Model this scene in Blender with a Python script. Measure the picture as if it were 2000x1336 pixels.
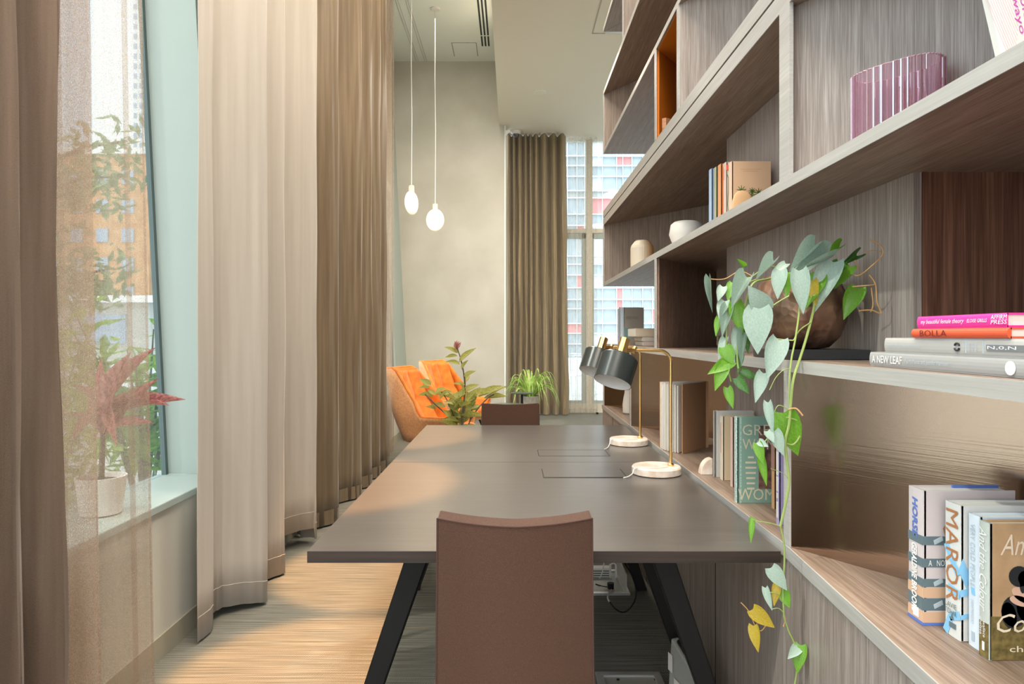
import bpy, bmesh, math, random
from mathutils import Vector, Matrix, noise
for o in list(bpy.data.objects): bpy.data.objects.remove(o)
S = bpy.context.scene
C = S.collection
R = random.Random(7)
PI = math.pi
# ------------------------------------------------------------------ camera, world, lights, exposure
F, CX, CY, H = 1333.0, 1000.0, 655.0, 1.287
cam = bpy.data.cameras.new('camera'); cam.sensor_width = 36; cam.lens = F/2000*36
cam.shift_x = 0.0; cam.shift_y = -13/2000; cam.clip_end = 1000
co = bpy.data.objects.new('camera', cam); co.location = (0, 0, H); co.rotation_euler = (PI/2, 0, 0)
C.objects.link(co); S.camera = co
vs = S.view_settings
vs.view_transform = 'Standard'; vs.look = 'None'; vs.gamma = 1; vs.use_curve_mapping = False
vs.exposure = 0.80
S.cycles.transparent_max_bounces = 24
W = bpy.data.worlds.new('sky'); S.world = W; W.use_nodes = True
nt = W.node_tree; bg = nt.nodes['Background']
sky = nt.nodes.new('ShaderNodeTexSky'); sky.sky_type = 'NISHITA'
sky.sun_disc = False; sky.sun_elevation = math.radians(40); sky.sun_rotation = math.radians(200)
sky.air_density = 1.0; sky.dust_density = 3.0
mx = nt.nodes.new('ShaderNodeMixRGB'); mx.inputs[0].default_value = 0.55
mx.inputs[2].default_value = (7.2, 8.2, 9.3, 1)
nt.links.new(sky.outputs[0], mx.inputs[1]); nt.links.new(mx.outputs[0], bg.inputs[0])
bg.inputs[1].default_value = 0.225
def lamp(kind, name, loc, energy, color, rot=(0, 0, 0), **kw):
    l = bpy.data.lights.new(name, kind); l.energy = energy; l.color = color
    for k, v in kw.items(): setattr(l, k, v)
    o = bpy.data.objects.new(name, l); o.location = loc; o.rotation_euler = rot; C.objects.link(o); return o
lamp('SUN', 'sun', (0, 0, 30), 2.0, (1.0, .93, .82), Vector((.62, .22, -.75)).to_track_quat('-Z', 'Y').to_euler(), angle=0.02)
for (x, y, z, e) in ((-.45, .2, 5.4, 60), (-.45, 2.6, 5.4, 45), (-.45, 5.6, 5.4, 35), (-.55, 8.6, 5.4, 18), (.30, .2, 4.45, 50), (.30, 2.0, 4.45, 45), (.35, 4.6, 4.45, 45), (.45, 8.2, 4.45, 50), (2.6, 7.5, 4.45, 70), (2.6, 3.0, 4.45, 50)):
    lamp('AREA', 'ceiling_fill', (x, y, z), e*.9, (1.0, .90, .77), shape='DISK', size=1.1)  # soft fill added below both ceilings
for y, e in ((2.55, 1650), (3.75, 1400)):
    lamp('SPOT', 'downlight', (-.70, y, 5.40), e, (1.0, .48, .16), (0, 0, 0), spot_size=math.radians(13.5), spot_blend=.35, shadow_soft_size=.04)
lamp('SPOT', 'downlight', (-.95, 5.4, 5.40), 90, (1.0, .68, .38), (0, 0, 0), spot_size=math.radians(26), spot_blend=.8, shadow_soft_size=.06)
lamp('SPOT', 'downlight', (-1.05, 1.5, 5.40), 160, (1.0, .62, .30), (0, 0, 0), spot_size=math.radians(24), spot_blend=.8, shadow_soft_size=.06)

# ------------------------------------------------------------------ materials
def new_mat(name):
    m = bpy.data.materials.new(name); m.use_nodes = True
    return m, m.node_tree, m.node_tree.nodes['Principled BSDF']
def setp(p, **kw):
    for k, v in kw.items():
        k = {'base': 'Base Color', 'rough': 'Roughness', 'metal': 'Metallic', 'spec': 'Specular IOR Level', 'trans': 'Transmission Weight',
             'aniso': 'Anisotropic', 'sheen': 'Sheen Weight', 'alpha': 'Alpha', 'ior': 'IOR', 'emit': 'Emission Color', 'es': 'Emission Strength',
             'coat': 'Coat Weight', 'sss': 'Subsurface Weight'}[k]
        p.inputs[k].default_value = (*v, 1) if isinstance(v, tuple) else v
def plain(name, col, rough=.5, **kw):
    m, t, p = new_mat(name); setp(p, base=col, rough=rough, **kw); return m
def textured(name, c1, c2, scale, rough=.5, bump=0.0, detail=4, lo=.35, hi=.65, space='Object', bscale=None, **kw):
    m, t, p = new_mat(name); setp(p, rough=rough, **kw); n, L = t.nodes, t.links
    tc = n.new('ShaderNodeTexCoord'); mp = n.new('ShaderNodeMapping')
    mp.inputs['Scale'].default_value = scale if isinstance(scale, tuple) else (scale,)*3
    nz = n.new('ShaderNodeTexNoise'); nz.inputs['Scale'].default_value = 1; nz.inputs['Detail'].default_value = detail
    cr = n.new('ShaderNodeValToRGB'); cr.color_ramp.elements[0].position = lo; cr.color_ramp.elements[1].position = hi
    cr.color_ramp.elements[0].color = (*c1, 1); cr.color_ramp.elements[1].color = (*c2, 1)
    L.new(tc.outputs[space], mp.inputs[0]); L.new(mp.outputs[0], nz.inputs[0]); L.new(nz.outputs[0], cr.inputs[0]); L.new(cr.outputs[0], p.inputs['Base Color'])
    if bump:
        b = n.new('ShaderNodeBump'); b.inputs['Strength'].default_value = bump; b.inputs['Distance'].default_value = .01
        L.new(nz.outputs[0], b.inputs['Height']); L.new(b.outputs[0], p.inputs['Normal'])
    return m
def wood(name, scale, dark, light, rough=.42, bump=.12):
    m, t, p = new_mat(name); setp(p, rough=rough, spec=.5); n, L = t.nodes, t.links
    tc = n.new('ShaderNodeTexCoord')
    def nz(sc, detail):
        mp = n.new('ShaderNodeMapping'); mp.inputs['Scale'].default_value = sc
        q = n.new('ShaderNodeTexNoise'); q.inputs['Scale'].default_value = 1; q.inputs['Detail'].default_value = detail; q.inputs['Roughness'].default_value = .6
        L.new(tc.outputs['Object'], mp.inputs[0]); L.new(mp.outputs[0], q.inputs[0]); return q
    a = nz(scale, 3); b = nz(tuple(s*.14 for s in scale), 2)
    ad = n.new('ShaderNodeMath'); ad.operation = 'MULTIPLY_ADD'; ad.inputs[1].default_value = .65
    m2 = n.new('ShaderNodeMath'); m2.operation = 'MULTIPLY'; m2.inputs[1].default_value = .35
    L.new(b.outputs[0], m2.inputs[0]); L.new(a.outputs[0], ad.inputs[0]); L.new(m2.outputs[0], ad.inputs[2])
    cr = n.new('ShaderNodeValToRGB'); e = cr.color_ramp.elements
    e[0].position = .36; e[0].color = (*dark, 1); e[1].position = .62; e[1].color = (*light, 1)
    mid = e.new(.5); mid.color = (*[(x*.55+y*.45) for x, y in zip(dark, light)], 1)
    L.new(ad.outputs[0], cr.inputs[0]); L.new(cr.outputs[0], p.inputs['Base Color'])
    bp = n.new('ShaderNodeBump'); bp.inputs['Strength'].default_value = bump; bp.inputs['Distance'].default_value = .002
    L.new(a.outputs[0], bp.inputs['Height']); L.new(bp.outputs[0], p.inputs['Normal'])
    return m
M = {}
WD, WL = (.20, .158, .133), (.41, .355, .32)
M['wood_z'] = wood('oak_veneer_upright', (360, 360, 7), WD, WL)
M['wood_y'] = wood('oak_veneer_lengthwise', (300, 7, 300), (.165, .110, .078), (.335, .25, .195))
M['wood_red'] = wood('red_brown_veneer', (230, 230, 4), (.085, .032, .018), (.23, .105, .065))
M['wood_brown'] = wood('dark_brown_veneer', (300, 300, 30), (.20, .115, .08), (.42, .275, .20), rough=.3)
M['wood_edge_painted_light'] = wood('oak_edge_painted_light', (80, 4, 160), (.38, .365, .34), (.46, .445, .42))  # window light on the front edges, painted in as paler oak
M['desk'] = wood('dark_stained_desk', (5, 120, 120), (.088, .078, .070), (.110, .100, .090), rough=.28, bump=.02)
M['desk_edge'] = wood('dark_brown_edge', (3, 90, 90), (.017, .010, .007), (.038, .021, .013), rough=.55)
M['orange_lacquer'] = plain('orange_lacquer', (.62, .17, .012), .4)
def bronze():
    m, t, p = new_mat('brushed_bronze_mirror'); setp(p, base=(.42, .30, .22), metal=1.0, rough=.17, aniso=.75)
    n, L = t.nodes, t.links
    tc = n.new('ShaderNodeTexCoord'); mp = n.new('ShaderNodeMapping'); mp.inputs['Scale'].default_value = (2, 2, 260)
    q = n.new('ShaderNodeTexNoise'); q.inputs['Scale'].default_value = 1; q.inputs['Detail'].default_value = 2
    b = n.new('ShaderNodeBump'); b.inputs['Strength'].default_value = .06; b.inputs['Distance'].default_value = .002
    L.new(tc.outputs['Object'], mp.inputs[0]); L.new(mp.outputs[0], q.inputs[0]); L.new(q.outputs[0], b.inputs['Height']); L.new(b.outputs[0], p.inputs['Normal'])
    return m
M['bronze'] = bronze()
M['white_paint'] = plain('white_ceiling_paint', (.82, .85, .80), .7)
M['soffit_paint'] = plain('cream_soffit_paint', (.76, .71, .60), .7)
M['mint_paint'] = plain('pale_mint_paint', (.37, .43, .40), .5)
M['low_wall'] = plain('low_wall_paint', (.58, .57, .50), .45)
M['skirting'] = plain('skirting_paint', (.36, .33, .25), .45)
M['plaster'] = textured('polished_plaster', (.50, .47, .40), (.58, .55, .48), 1.6, .6, detail=6)
M['frame_paint'] = plain('window_frame_paint', (.66, .60, .49), .4)
M['gasket'] = plain('dark_gasket', (.10, .14, .14), .5)
M['black'] = plain('black_powder_coat', (.008, .008, .008), .5, spec=.3)
M['black_slot'] = plain('dark_slot', (.02, .03, .03), .7)
M['brass'] = plain('brass', (.80, .52, .20), .26, metal=1.0)
M['shade'] = plain('dark_green_enamel', (.026, .032, .030), .27)
M['shade_in'] = plain('white_shade_lining', (.75, .73, .70), .5)
M['marble'] = textured('pale_marble', (.62, .48, .38), (.80, .72, .64), 22, .3, detail=5)
M['white_plastic'] = plain('white_plastic', (.75, .73, .70), .4)
M['ceramic'] = plain('white_ceramic', (.78, .74, .68), .45)
M['metal'] = plain('satin_aluminium', (.62, .63, .62), .35, metal=.8)
M['grey_panel'] = textured('grey_recess', (.50, .50, .50), (.60, .60, .60), 3, .35)
M['dark_tray'] = plain('dark_slate', (.03, .032, .035), .35)
M['paper'] = plain('page_edges', (.80, .76, .68), .8)
M['chair_fabric'] = textured('brown_wool', (.054, .020, .008), (.078, .032, .016), 420, .85, .25, detail=2, sheen=.12)
M['velvet'] = textured('orange_velvet', (.66, .15, .006), (.80, .235, .014), 14, .75, detail=3, sheen=.25)
M['velvet_out'] = textured('apricot_back_fabric', (.62, .27, .10), (.72, .36, .16), 60, .8, detail=3, sheen=.3)
M['pot_grey'] = textured('grey_concrete_pot', (.25, .23, .20), (.34, .31, .27), 30, .8)
M['soil'] = textured('potting_soil', (.03, .02, .012), (.07, .05, .03), 80, .95)
def hammered():
    m, t, p = new_mat('hammered_copper'); setp(p, metal=.75, rough=.33); n, L = t.nodes, t.links
    tc = n.new('ShaderNodeTexCoord'); v = n.new('ShaderNodeTexVoronoi'); v.inputs['Scale'].default_value = 55
    q = n.new('ShaderNodeTexNoise'); q.inputs['Scale'].default_value = 14
    cr = n.new('ShaderNodeValToRGB'); e = cr.color_ramp.elements
    e[0].position = .35; e[0].color = (.12, .062, .042, 1); e[1].position = .7; e[1].color = (.46, .27, .18, 1)
    b = n.new('ShaderNodeBump'); b.inputs['Strength'].default_value = .5; b.inputs['Distance'].default_value = .004
    L.new(tc.outputs['Object'], v.inputs[0]); L.new(tc.outputs['Object'], q.inputs[0]); L.new(q.outputs[0], cr.inputs[0]); L.new(cr.outputs[0], p.inputs['Base Color'])
    L.new(v.outputs['Distance'], b.inputs['Height']); L.new(b.outputs[0], p.inputs['Normal']); return m
M['hammered'] = hammered()
def leafmat(name, c1, c2, rough=.35, tr=.25):
    m = textured(name, c1, c2, 18, rough, detail=2); t = m.node_tree; n, L = t.nodes, t.links
    p = n['Principled BSDF']; out = n['Material Output']
    tb = n.new('ShaderNodeBsdfTranslucent'); mxs = n.new('ShaderNodeMixShader'); mxs.inputs[0].default_value = tr
    L.new(n['Color Ramp'].outputs[0], tb.inputs[0]); L.new(p.outputs[0], mxs.inputs[1]); L.new(tb.outputs[0], mxs.inputs[2]); L.new(mxs.outputs[0], out.inputs[0])
    return m
M['leaf_silver'] = leafmat('silver_green_leaf', (.30, .41, .34), (.37, .48, .41), .38)
M['leaf_green'] = leafmat('bright_green_leaf', (.13, .34, .025), (.19, .41, .035), .35, .4)
M['leaf_dark'] = leafmat('deep_green_leaf', (.035, .13, .02), (.10, .24, .05), .35)
M['leaf_yellow'] = leafmat('yellowing_leaf', (.42, .34, .03), (.60, .42, .05), .4, .4)
M['leaf_olive'] = leafmat('olive_leaf', (.36, .36, .06), (.60, .60, .24), .4, .35)
M['leaf_pink'] = leafmat('pink_cordyline_leaf', (.30, .12, .11), (.66, .30, .28), .4, .3)
M['leaf_spider'] = leafmat('striped_spider_leaf', (.26, .48, .05), (.60, .72, .26), .4, .35)
M['leaf_out'] = leafmat('garden_leaf', (.16, .38, .03), (.45, .62, .10), .5, .5)
M['leaf_tree'] = leafmat('tree_leaf', (.16, .24, .10), (.34, .44, .22), .6, .4)
M['stem'] = plain('green_stem', (.26, .34, .10), .5)
M['root'] = plain('tan_root', (.45, .25, .10), .6)
M['bark'] = textured('bark', (.08, .06, .05), (.17, .13, .10), 20, .9)
def glassmat(name, tint, gloss):
    m, t, p = new_mat(name); n, L = t.nodes, t.links; out = n['Material Output']
    tr = n.new('ShaderNodeBsdfTransparent'); tr.inputs[0].default_value = (*tint, 1)
    gl = n.new('ShaderNodeBsdfGlossy'); gl.inputs['Roughness'].default_value = .02
    fr = n.new('ShaderNodeFresnel'); fr.inputs[0].default_value = 1.45
    mu = n.new('ShaderNodeMath'); mu.operation = 'MULTIPLY'; mu.inputs[1].default_value = gloss
    mi = n.new('ShaderNodeMixShader'); L.new(fr.outputs[0], mu.inputs[0]); L.new(mu.outputs[0], mi.inputs[0]); L.new(tr.outputs[0], mi.inputs[1]); L.new(gl.outputs[0], mi.inputs[2]); L.new(mi.outputs[0], out.inputs[0])
    return m
M['glass'] = glassmat('window_glass', (.90, .95, .95), .5)
M['pink_glass'] = glassmat('pink_ribbed_glass', (.90, .72, .78), 1.0)
def milky(m, c, f):
    t = m.node_tree; n, L = t.nodes, t.links; out = n['Material Output']; src = out.inputs[0].links[0].from_socket
    d = n.new('ShaderNodeBsdfTranslucent'); d.inputs[0].default_value = (*c, 1); d2 = n.new('ShaderNodeBsdfDiffuse'); d2.inputs[0].default_value = (*c, 1)
    a = n.new('ShaderNodeMixShader'); a.inputs[0].default_value = .5; L.new(d.outputs[0], a.inputs[1]); L.new(d2.outputs[0], a.inputs[2])
    b = n.new('ShaderNodeMixShader'); b.inputs[0].default_value = f; L.new(src, b.inputs[1]); L.new(a.outputs[0], b.inputs[2]); L.new(b.outputs[0], out.inputs[0])
milky(M['pink_glass'], (.80, .52, .60), .14)
def cloth(name, c1, c2, opac, scale=(900, 900, 900), trans=.35, rough=.8, streak=None):
    """woven cloth: a mesh of threads with open pores (opac = share of the cloth that is thread)"""
    m, t, p = new_mat(name); n, L = t.nodes, t.links; out = n['Material Output']
    tc = n.new('ShaderNodeTexCoord'); mp = n.new('ShaderNodeMapping'); mp.inputs['Scale'].default_value = streak or (30, 30, 1.2)
    q = n.new('ShaderNodeTexNoise'); q.inputs['Scale'].default_value = 1; q.inputs['Detail'].default_value = 3
    cr = n.new('ShaderNodeValToRGB'); e = cr.color_ramp.elements
    e[0].position = .35; e[0].color = (*c1, 1); e[1].position = .65; e[1].color = (*c2, 1)
    L.new(tc.outputs['Object'], mp.inputs[0]); L.new(mp.outputs[0], q.inputs[0]); L.new(q.outputs[0], cr.inputs[0]); L.new(cr.outputs[0], p.inputs['Base Color'])
    setp(p, rough=rough, sheen=.2, spec=.2)
    tb = n.new('ShaderNodeBsdfTranslucent'); L.new(cr.outputs[0], tb.inputs[0])
    mi = n.new('ShaderNodeMixShader'); mi.inputs[0].default_value = trans; L.new(p.outputs[0], mi.inputs[1]); L.new(tb.outputs[0], mi.inputs[2])
    last = mi
    if opac < 1:
        w = n.new('ShaderNodeMapping'); w.inputs['Scale'].default_value = scale
        nz = n.new('ShaderNodeTexNoise'); nz.inputs['Scale'].default_value = 1; nz.inputs['Detail'].default_value = 1
        L.new(tc.outputs['Object'], w.inputs[0]); L.new(w.outputs[0], nz.inputs[0])
        mr = n.new('ShaderNodeMapRange'); mr.inputs['From Min'].default_value = .3; mr.inputs['From Max'].default_value = .7
        mr.inputs['To Min'].default_value = max(0, opac-.22); mr.inputs['To Max'].default_value = min(1, opac+.22)
        L.new(nz.outputs[0], mr.inputs[0])
        tr = n.new('ShaderNodeBsdfTransparent'); m2 = n.new('ShaderNodeMixShader')
        L.new(mr.outputs[0], m2.inputs[0]); L.new(tr.outputs[0], m2.inputs[1]); L.new(mi.outputs[0], m2.inputs[2]); last = m2
    L.new(last.outputs[0], out.inputs[0]); return m
M['cloth_white'] = cloth('ivory_curtain_cloth', (.44, .39, .33), (.48, .43, .37), 1, trans=.06)
M['cloth_brown'] = cloth('bronze_curtain_cloth', (.150, .104, .060), (.215, .155, .095), 1, trans=.06, rough=.5)
M['cloth_gather'] = cloth('bronze_gathered_sheer', (.145, .095, .064), (.21, .145, .102), .92, trans=.2)
M['cloth_sheer'] = cloth('brown_sheer', (.40, .285, .20), (.49, .365, .27), .44, scale=(500, 500, 260), trans=.45)
M['cloth_hem'] = cloth('brown_sheer_hem', (.40, .285, .20), (.49, .365, .27), .46, scale=(500, 500, 260), trans=.45)
M['cloth_far'] = cloth('khaki_curtain_cloth', (.30, .225, .13), (.35, .27, .165), 1, trans=.12, streak=(8, 8, .5))
M['cloth_farsheer'] = cloth('pale_sheer', (.62, .55, .46), (.70, .63, .54), .34, scale=(300, 300, 120), trans=.5)
def floor_mat():
    m, t, p = new_mat('woven_vinyl_floor'); setp(p, rough=.7, spec=.3); n, L = t.nodes, t.links
    tc = n.new('ShaderNodeTexCoord')
    def nz(sc, d):
        mp = n.new('ShaderNodeMapping'); mp.inputs['Scale'].default_value = sc
        q = n.new('ShaderNodeTexNoise'); q.inputs['Scale'].default_value = 1; q.inputs['Detail'].default_value = d
        L.new(tc.outputs['Object'], mp.inputs[0]); L.new(mp.outputs[0], q.inputs[0]); return q
    a = nz((3, 130, 1), 5)
    mp = n.new('ShaderNodeMapping'); mp.inputs['Rotation'].default_value = (0, 0, math.radians(38))
    wv = n.new('ShaderNodeTexWave'); wv.inputs['Scale'].default_value = 42; wv.inputs['Distortion'].default_value = 1.5; wv.inputs['Detail'].default_value = 1
    L.new(tc.outputs['Object'], mp.inputs[0]); L.new(mp.outputs[0], wv.inputs[0])
    cr = n.new('ShaderNodeValToRGB'); e = cr.color_ramp.elements
    e[0].position = .33; e[0].color = (.125, .125, .105, 1); e[1].position = .66; e[1].color = (.31, .295, .24, 1)
    mxr = n.new('ShaderNodeMixRGB'); mxr.blend_type = 'MULTIPLY'; mxr.inputs[0].default_value = .6
    cr2 = n.new('ShaderNodeValToRGB'); cr2.color_ramp.elements[0].color = (.22, .22, .22, 1); cr2.color_ramp.elements[0].position = .2; cr2.color_ramp.elements[1].position = .6
    L.new(wv.outputs[0], cr2.inputs[0]); L.new(a.outputs[0], cr.inputs[0]); L.new(cr.outputs[0], mxr.inputs[1]); L.new(cr2.outputs[0], mxr.inputs[2]); L.new(mxr.outputs[0], p.inputs['Base Color'])
    b = n.new('ShaderNodeBump'); b.inputs['Strength'].default_value = .3; b.inputs['Distance'].default_value = .002
    L.new(wv.outputs[0], b.inputs['Height']); L.new(b.outputs[0], p.inputs['Normal']); return m
M['floor'] = floor_mat()
M['bulb'] = plain('frosted_lit_glass', (.80, .66, .56), .4, emit=(1.0, .70, .46), es=.36)
M['bulb_core'] = plain('lit_bulb', (1, .9, .8), .4, emit=(1.0, .85, .65), es=3.0)
M['ground'] = textured('pale_paving', (.55, .53, .49), (.68, .66, .62), 1.5, .9)
M['tower'] = plain('white_tower_wall', (.86, .86, .84), .8)
M['tower_win'] = plain('tower_window_glass', (.34, .44, .56), .2)
M['brick'] = textured('orange_brick_wall', (.55, .28, .13), (.68, .38, .19), .8, .9)
M['pane'] = textured('blue_grey_pane', (.34, .40, .44), (.50, .57, .62), .5, .3)
M['pane_light'] = textured('pale_blue_pane', (.62, .70, .82), (.74, .80, .90), .8, .3)
M['pane_red'] = plain('red_cladding', (.72, .30, .30), .7)
M['pane_grey'] = plain('grey_cladding', (.46, .48, .48), .7)
M['mullion'] = plain('white_mullion', (.74, .77, .77), .6)
def col(name, c, rough=.5): 
    if name not in M: M[name] = plain(name, c, rough)
    return M[name]

# ------------------------------------------------------------------ mesh helpers
class MB:
    def __init__(s): s.v = []; s.f = []
    def add(s, vs, fs):
        k = len(s.v); s.v += [tuple(v) for v in vs]; s.f += [tuple(i+k for i in f) for f in fs]; return s
    def box(s, x0, x1, y0, y1, z0, z1):
        return s.prism([(x0, y0), (x1, y0), (x1, y1), (x0, y1)], z0, z1)
    def prism(s, poly, z0, z1):
        a = sum(poly[i][0]*poly[(i+1) % len(poly)][1]-poly[(i+1) % len(poly)][0]*poly[i][1] for i in range(len(poly)))
        if a < 0: poly = poly[::-1]
        n = len(poly); vs = [(x, y, z0) for x, y in poly]+[(x, y, z1) for x, y in poly]
        return s.add(vs, [tuple(range(n-1, -1, -1)), tuple(range(n, 2*n))]+[(i, (i+1) % n, n+(i+1) % n, n+i) for i in range(n)])
    def plate(s, A, B, t, z0, z1):
        """upright board from plan point A to B, thickness t to the right of A->B"""
        d = Vector((B[0]-A[0], B[1]-A[1])); d.normalize(); q = Vector((d.y, -d.x))*t
        return s.prism([A, B, (B[0]+q.x, B[1]+q.y), (A[0]+q.x, A[1]+q.y)], z0, z1)
    def obox(s, c, ax, ay, az):
        c = Vector(c); ax, ay, az = Vector(ax), Vector(ay), Vector(az)
        vs = [c+ax*i+ay*j+az*k for k in (-1, 1) for i, j in ((-1, -1), (1, -1), (1, 1), (-1, 1))]
        return s.add(vs, [(3, 2, 1, 0), (4, 5, 6, 7), (0, 1, 5, 4), (1, 2, 6, 5), (2, 3, 7, 6), (3, 0, 4, 7)])
    def tube(s, pts, r, n=8, caps=True):
        pts = [Vector(p) for p in pts]; rs = r if isinstance(r, (list, tuple)) else [r]*len(pts)
        vs = []; prev = None
        for i, p in enumerate(pts):
            d = (pts[min(i+1, len(pts)-1)]-pts[max(i-1, 0)])
            if d.length < 1e-9: d = Vector((0, 0, 1))
            d.normalize()
            if prev is None:
                u = d.orthogonal().normalized()
            else:
                u = (prev-d*prev.dot(d))
                u = u.normalized() if u.length > 1e-6 else d.orthogonal().normalized()
            prev = u; w = d.cross(u)
            vs += [p+(u*math.cos(2*PI*k/n)+w*math.sin(2*PI*k/n))*rs[i] for k in range(n)]
        m = len(pts); fs = [(i*n+k, i*n+(k+1) % n, (i+1)*n+(k+1) % n, (i+1)*n+k) for i in range(m-1) for k in range(n)]
        if caps: fs += [tuple(range(n-1, -1, -1)), tuple((m-1)*n+k for k in range(n))]
        return s.add(vs, fs)
    def lathe(s, prof, c=(0, 0, 0), n=28, mat=None, sx=1, sy=1):
        """profile of (r, z) turned about z; closes at both ends when r is not 0"""
        c = Vector(c); vs = []
        for r, z in prof:
            for k in range(n):
                v = Vector((r*sx*math.cos(2*PI*k/n), r*sy*math.sin(2*PI*k/n), z))
                vs.append((mat @ v if mat else v)+c)
        m = len(prof); fs = [(i*n+k, i*n+(k+1) % n, (i+1)*n+(k+1) % n, (i+1)*n+k) for i in range(m-1) for k in range(n)]
        fs += [tuple(range(n-1, -1, -1)), tuple((m-1)*n+k for k in range(n))]
        return s.add(vs, fs)
    def grid(s, rows):
        m, n = len(rows), len(rows[0]); vs = [p for r in rows for p in r]
        return s.add(vs, [(i*n+j, i*n+j+1, (i+1)*n+j+1, (i+1)*n+j) for i in range(m-1) for j in range(n-1)])
    def mesh(s, name, mat, smooth=False, off=(0, 0, 0)):
        me = bpy.data.meshes.new(name); o = Vector(off)
        me.from_pydata([Vector(v)-o for v in s.v], [], s.f); me.materials.append(mat); me.update()
        if smooth:
            me.polygons.foreach_set('use_smooth', [True]*len(me.polygons)); me.set_sharp_from_angle(angle=math.radians(42))
        return me
def link(name, me, parent=None):
    o = bpy.data.objects.new(name, me); C.objects.link(o)
    if parent: o.parent = parent
    return o
def mods(o, bevel=0, solid=0, seg=2, subsurf=0):
    if solid: m = o.modifiers.new('thickness', 'SOLIDIFY'); m.thickness = solid; m.offset = 0
    if bevel: m = o.modifiers.new('bevel', 'BEVEL'); m.width = bevel; m.segments = seg; m.limit_method = 'ANGLE'; m.harden_normals = False
    if subsurf: m = o.modifiers.new('smooth', 'SUBSURF'); m.levels = subsurf; m.render_levels = subsurf
    return o
def root_of(o):
    while o.parent: o = o.parent
    return o
def part(name, mb, mat, parent, smooth=False, world=True, label=None, **kw):
    """a part of a thing; mb in world coordinates unless world=False"""
    off = root_of(parent).location if world else (0, 0, 0)
    o = link(name, mb.mesh(name, mat, smooth, off), parent); mods(o, **kw)
    if label: o['label'] = label
    return o
def thing(name, label, cat, loc=(0, 0, 0), rz=0, group=None):
    o = bpy.data.objects.new(name, None); o.empty_display_size = .05; C.objects.link(o); o.location = loc; o.rotation_euler = (0, 0, rz)
    o['label'] = label; o['category'] = cat
    if group: o['group'] = group
    return o
def solo(name, label, cat, mb, mat, smooth=False, group=None, **kw):
    c = Vector((0, 0, 0)); 
    if mb.v:
        xs, ys, zs = zip(*mb.v); c = Vector(((min(xs)+max(xs))/2, (min(ys)+max(ys))/2, min(zs)))
    o = link(name, mb.mesh(name, mat, smooth, c)); o.location = c; o['label'] = label; o['category'] = cat
    if group: o['group'] = group
    return mods(o, **kw)
def struct(name, mb, mat, parent=None, smooth=False, **kw):
    o = link(name, mb.mesh(name, mat, smooth), parent)
    if not parent: o['kind'] = 'structure'
    return mods(o, **kw)
def dup(r, loc, rz=None, label=None, group=None):
    c = r.copy(); C.objects.link(c); c.location = loc
    if rz is not None: c.rotation_euler = (0, 0, rz)
    if label: c['label'] = label
    if group: c['group'] = group
    def kids(a, b):
        for ch in list(a.children):
            k = ch.copy(); C.objects.link(k); k.parent = b; kids(ch, k)
    kids(r, c); return c
def P(u, v, Y): return Vector(((u-CX)*Y/F, Y, H-(v-CY)*Y/F))
def spline(pts, n=6):
    pts = [Vector(p) for p in pts]; out = []
    for i in range(len(pts)-1):
        p0, p1, p2, p3 = pts[max(i-1, 0)], pts[i], pts[i+1], pts[min(i+2, len(pts)-1)]
        for k in range(n):
            t = k/n
            out.append(.5*((2*p1)+(p2-p0)*t+(2*p0-5*p1+4*p2-p3)*t*t+(3*p1-p0-3*p2+p3)*t**3))
    out.append(pts[-1]); return out
def lettering(text, parent, org, xd, yd, w, h, mat, shear=0, bold=0.0, name='lettering', depth=.0002, off=None):
    """raised print: the text's box is fitted to the rectangle org + w*xd + h*yd"""
    cu = bpy.data.curves.new(name, 'FONT'); cu.body = text; cu.shear = shear; cu.offset = bold; cu.resolution_u = 2; cu.align_x = 'LEFT'
    tmp = bpy.data.objects.new(name, cu); me = bpy.data.meshes.new_from_object(tmp); bpy.data.objects.remove(tmp)
    vs = [v.co for v in me.vertices]
    if not vs: return
    x0, x1 = min(v.x for v in vs), max(v.x for v in vs); y0, y1 = min(v.y for v in vs), max(v.y for v in vs)
    xd, yd = Vector(xd).normalized(), Vector(yd).normalized(); nd = xd.cross(yd); org = Vector(org)
    o0 = Vector(off) if off is not None else root_of(parent).location
    for v in me.vertices:
        v.co = org+xd*((v.co.x-x0)/(x1-x0)*w)+yd*((v.co.y-y0)/(y1-y0)*h)+nd*depth-o0
    me.materials.append(mat); me.update()
    return link(name, me, parent)

# ------------------------------------------------------------------ setting: floor, ceilings, walls
ZC, ZS, YW, YG = 5.53, 4.538, 10.57, 11.42
def lean(z): return -1.66-.05*(z-.62)                    # the glazed wall leans outwards
struct('floor', MB().box(-1.75, 5.2, -2.5, 11.6, -.12, 0), M['floor'])
ceil = struct('ceiling', MB().box(-2.2, -.20, -2.5, YW+.2, ZC, ZC+.15), M['white_paint'])
sof = struct('ceiling', MB().box(-.20, 5.2, -2.5, YW+.95, ZS, ZC+.15), M['soffit_paint'])
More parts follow.
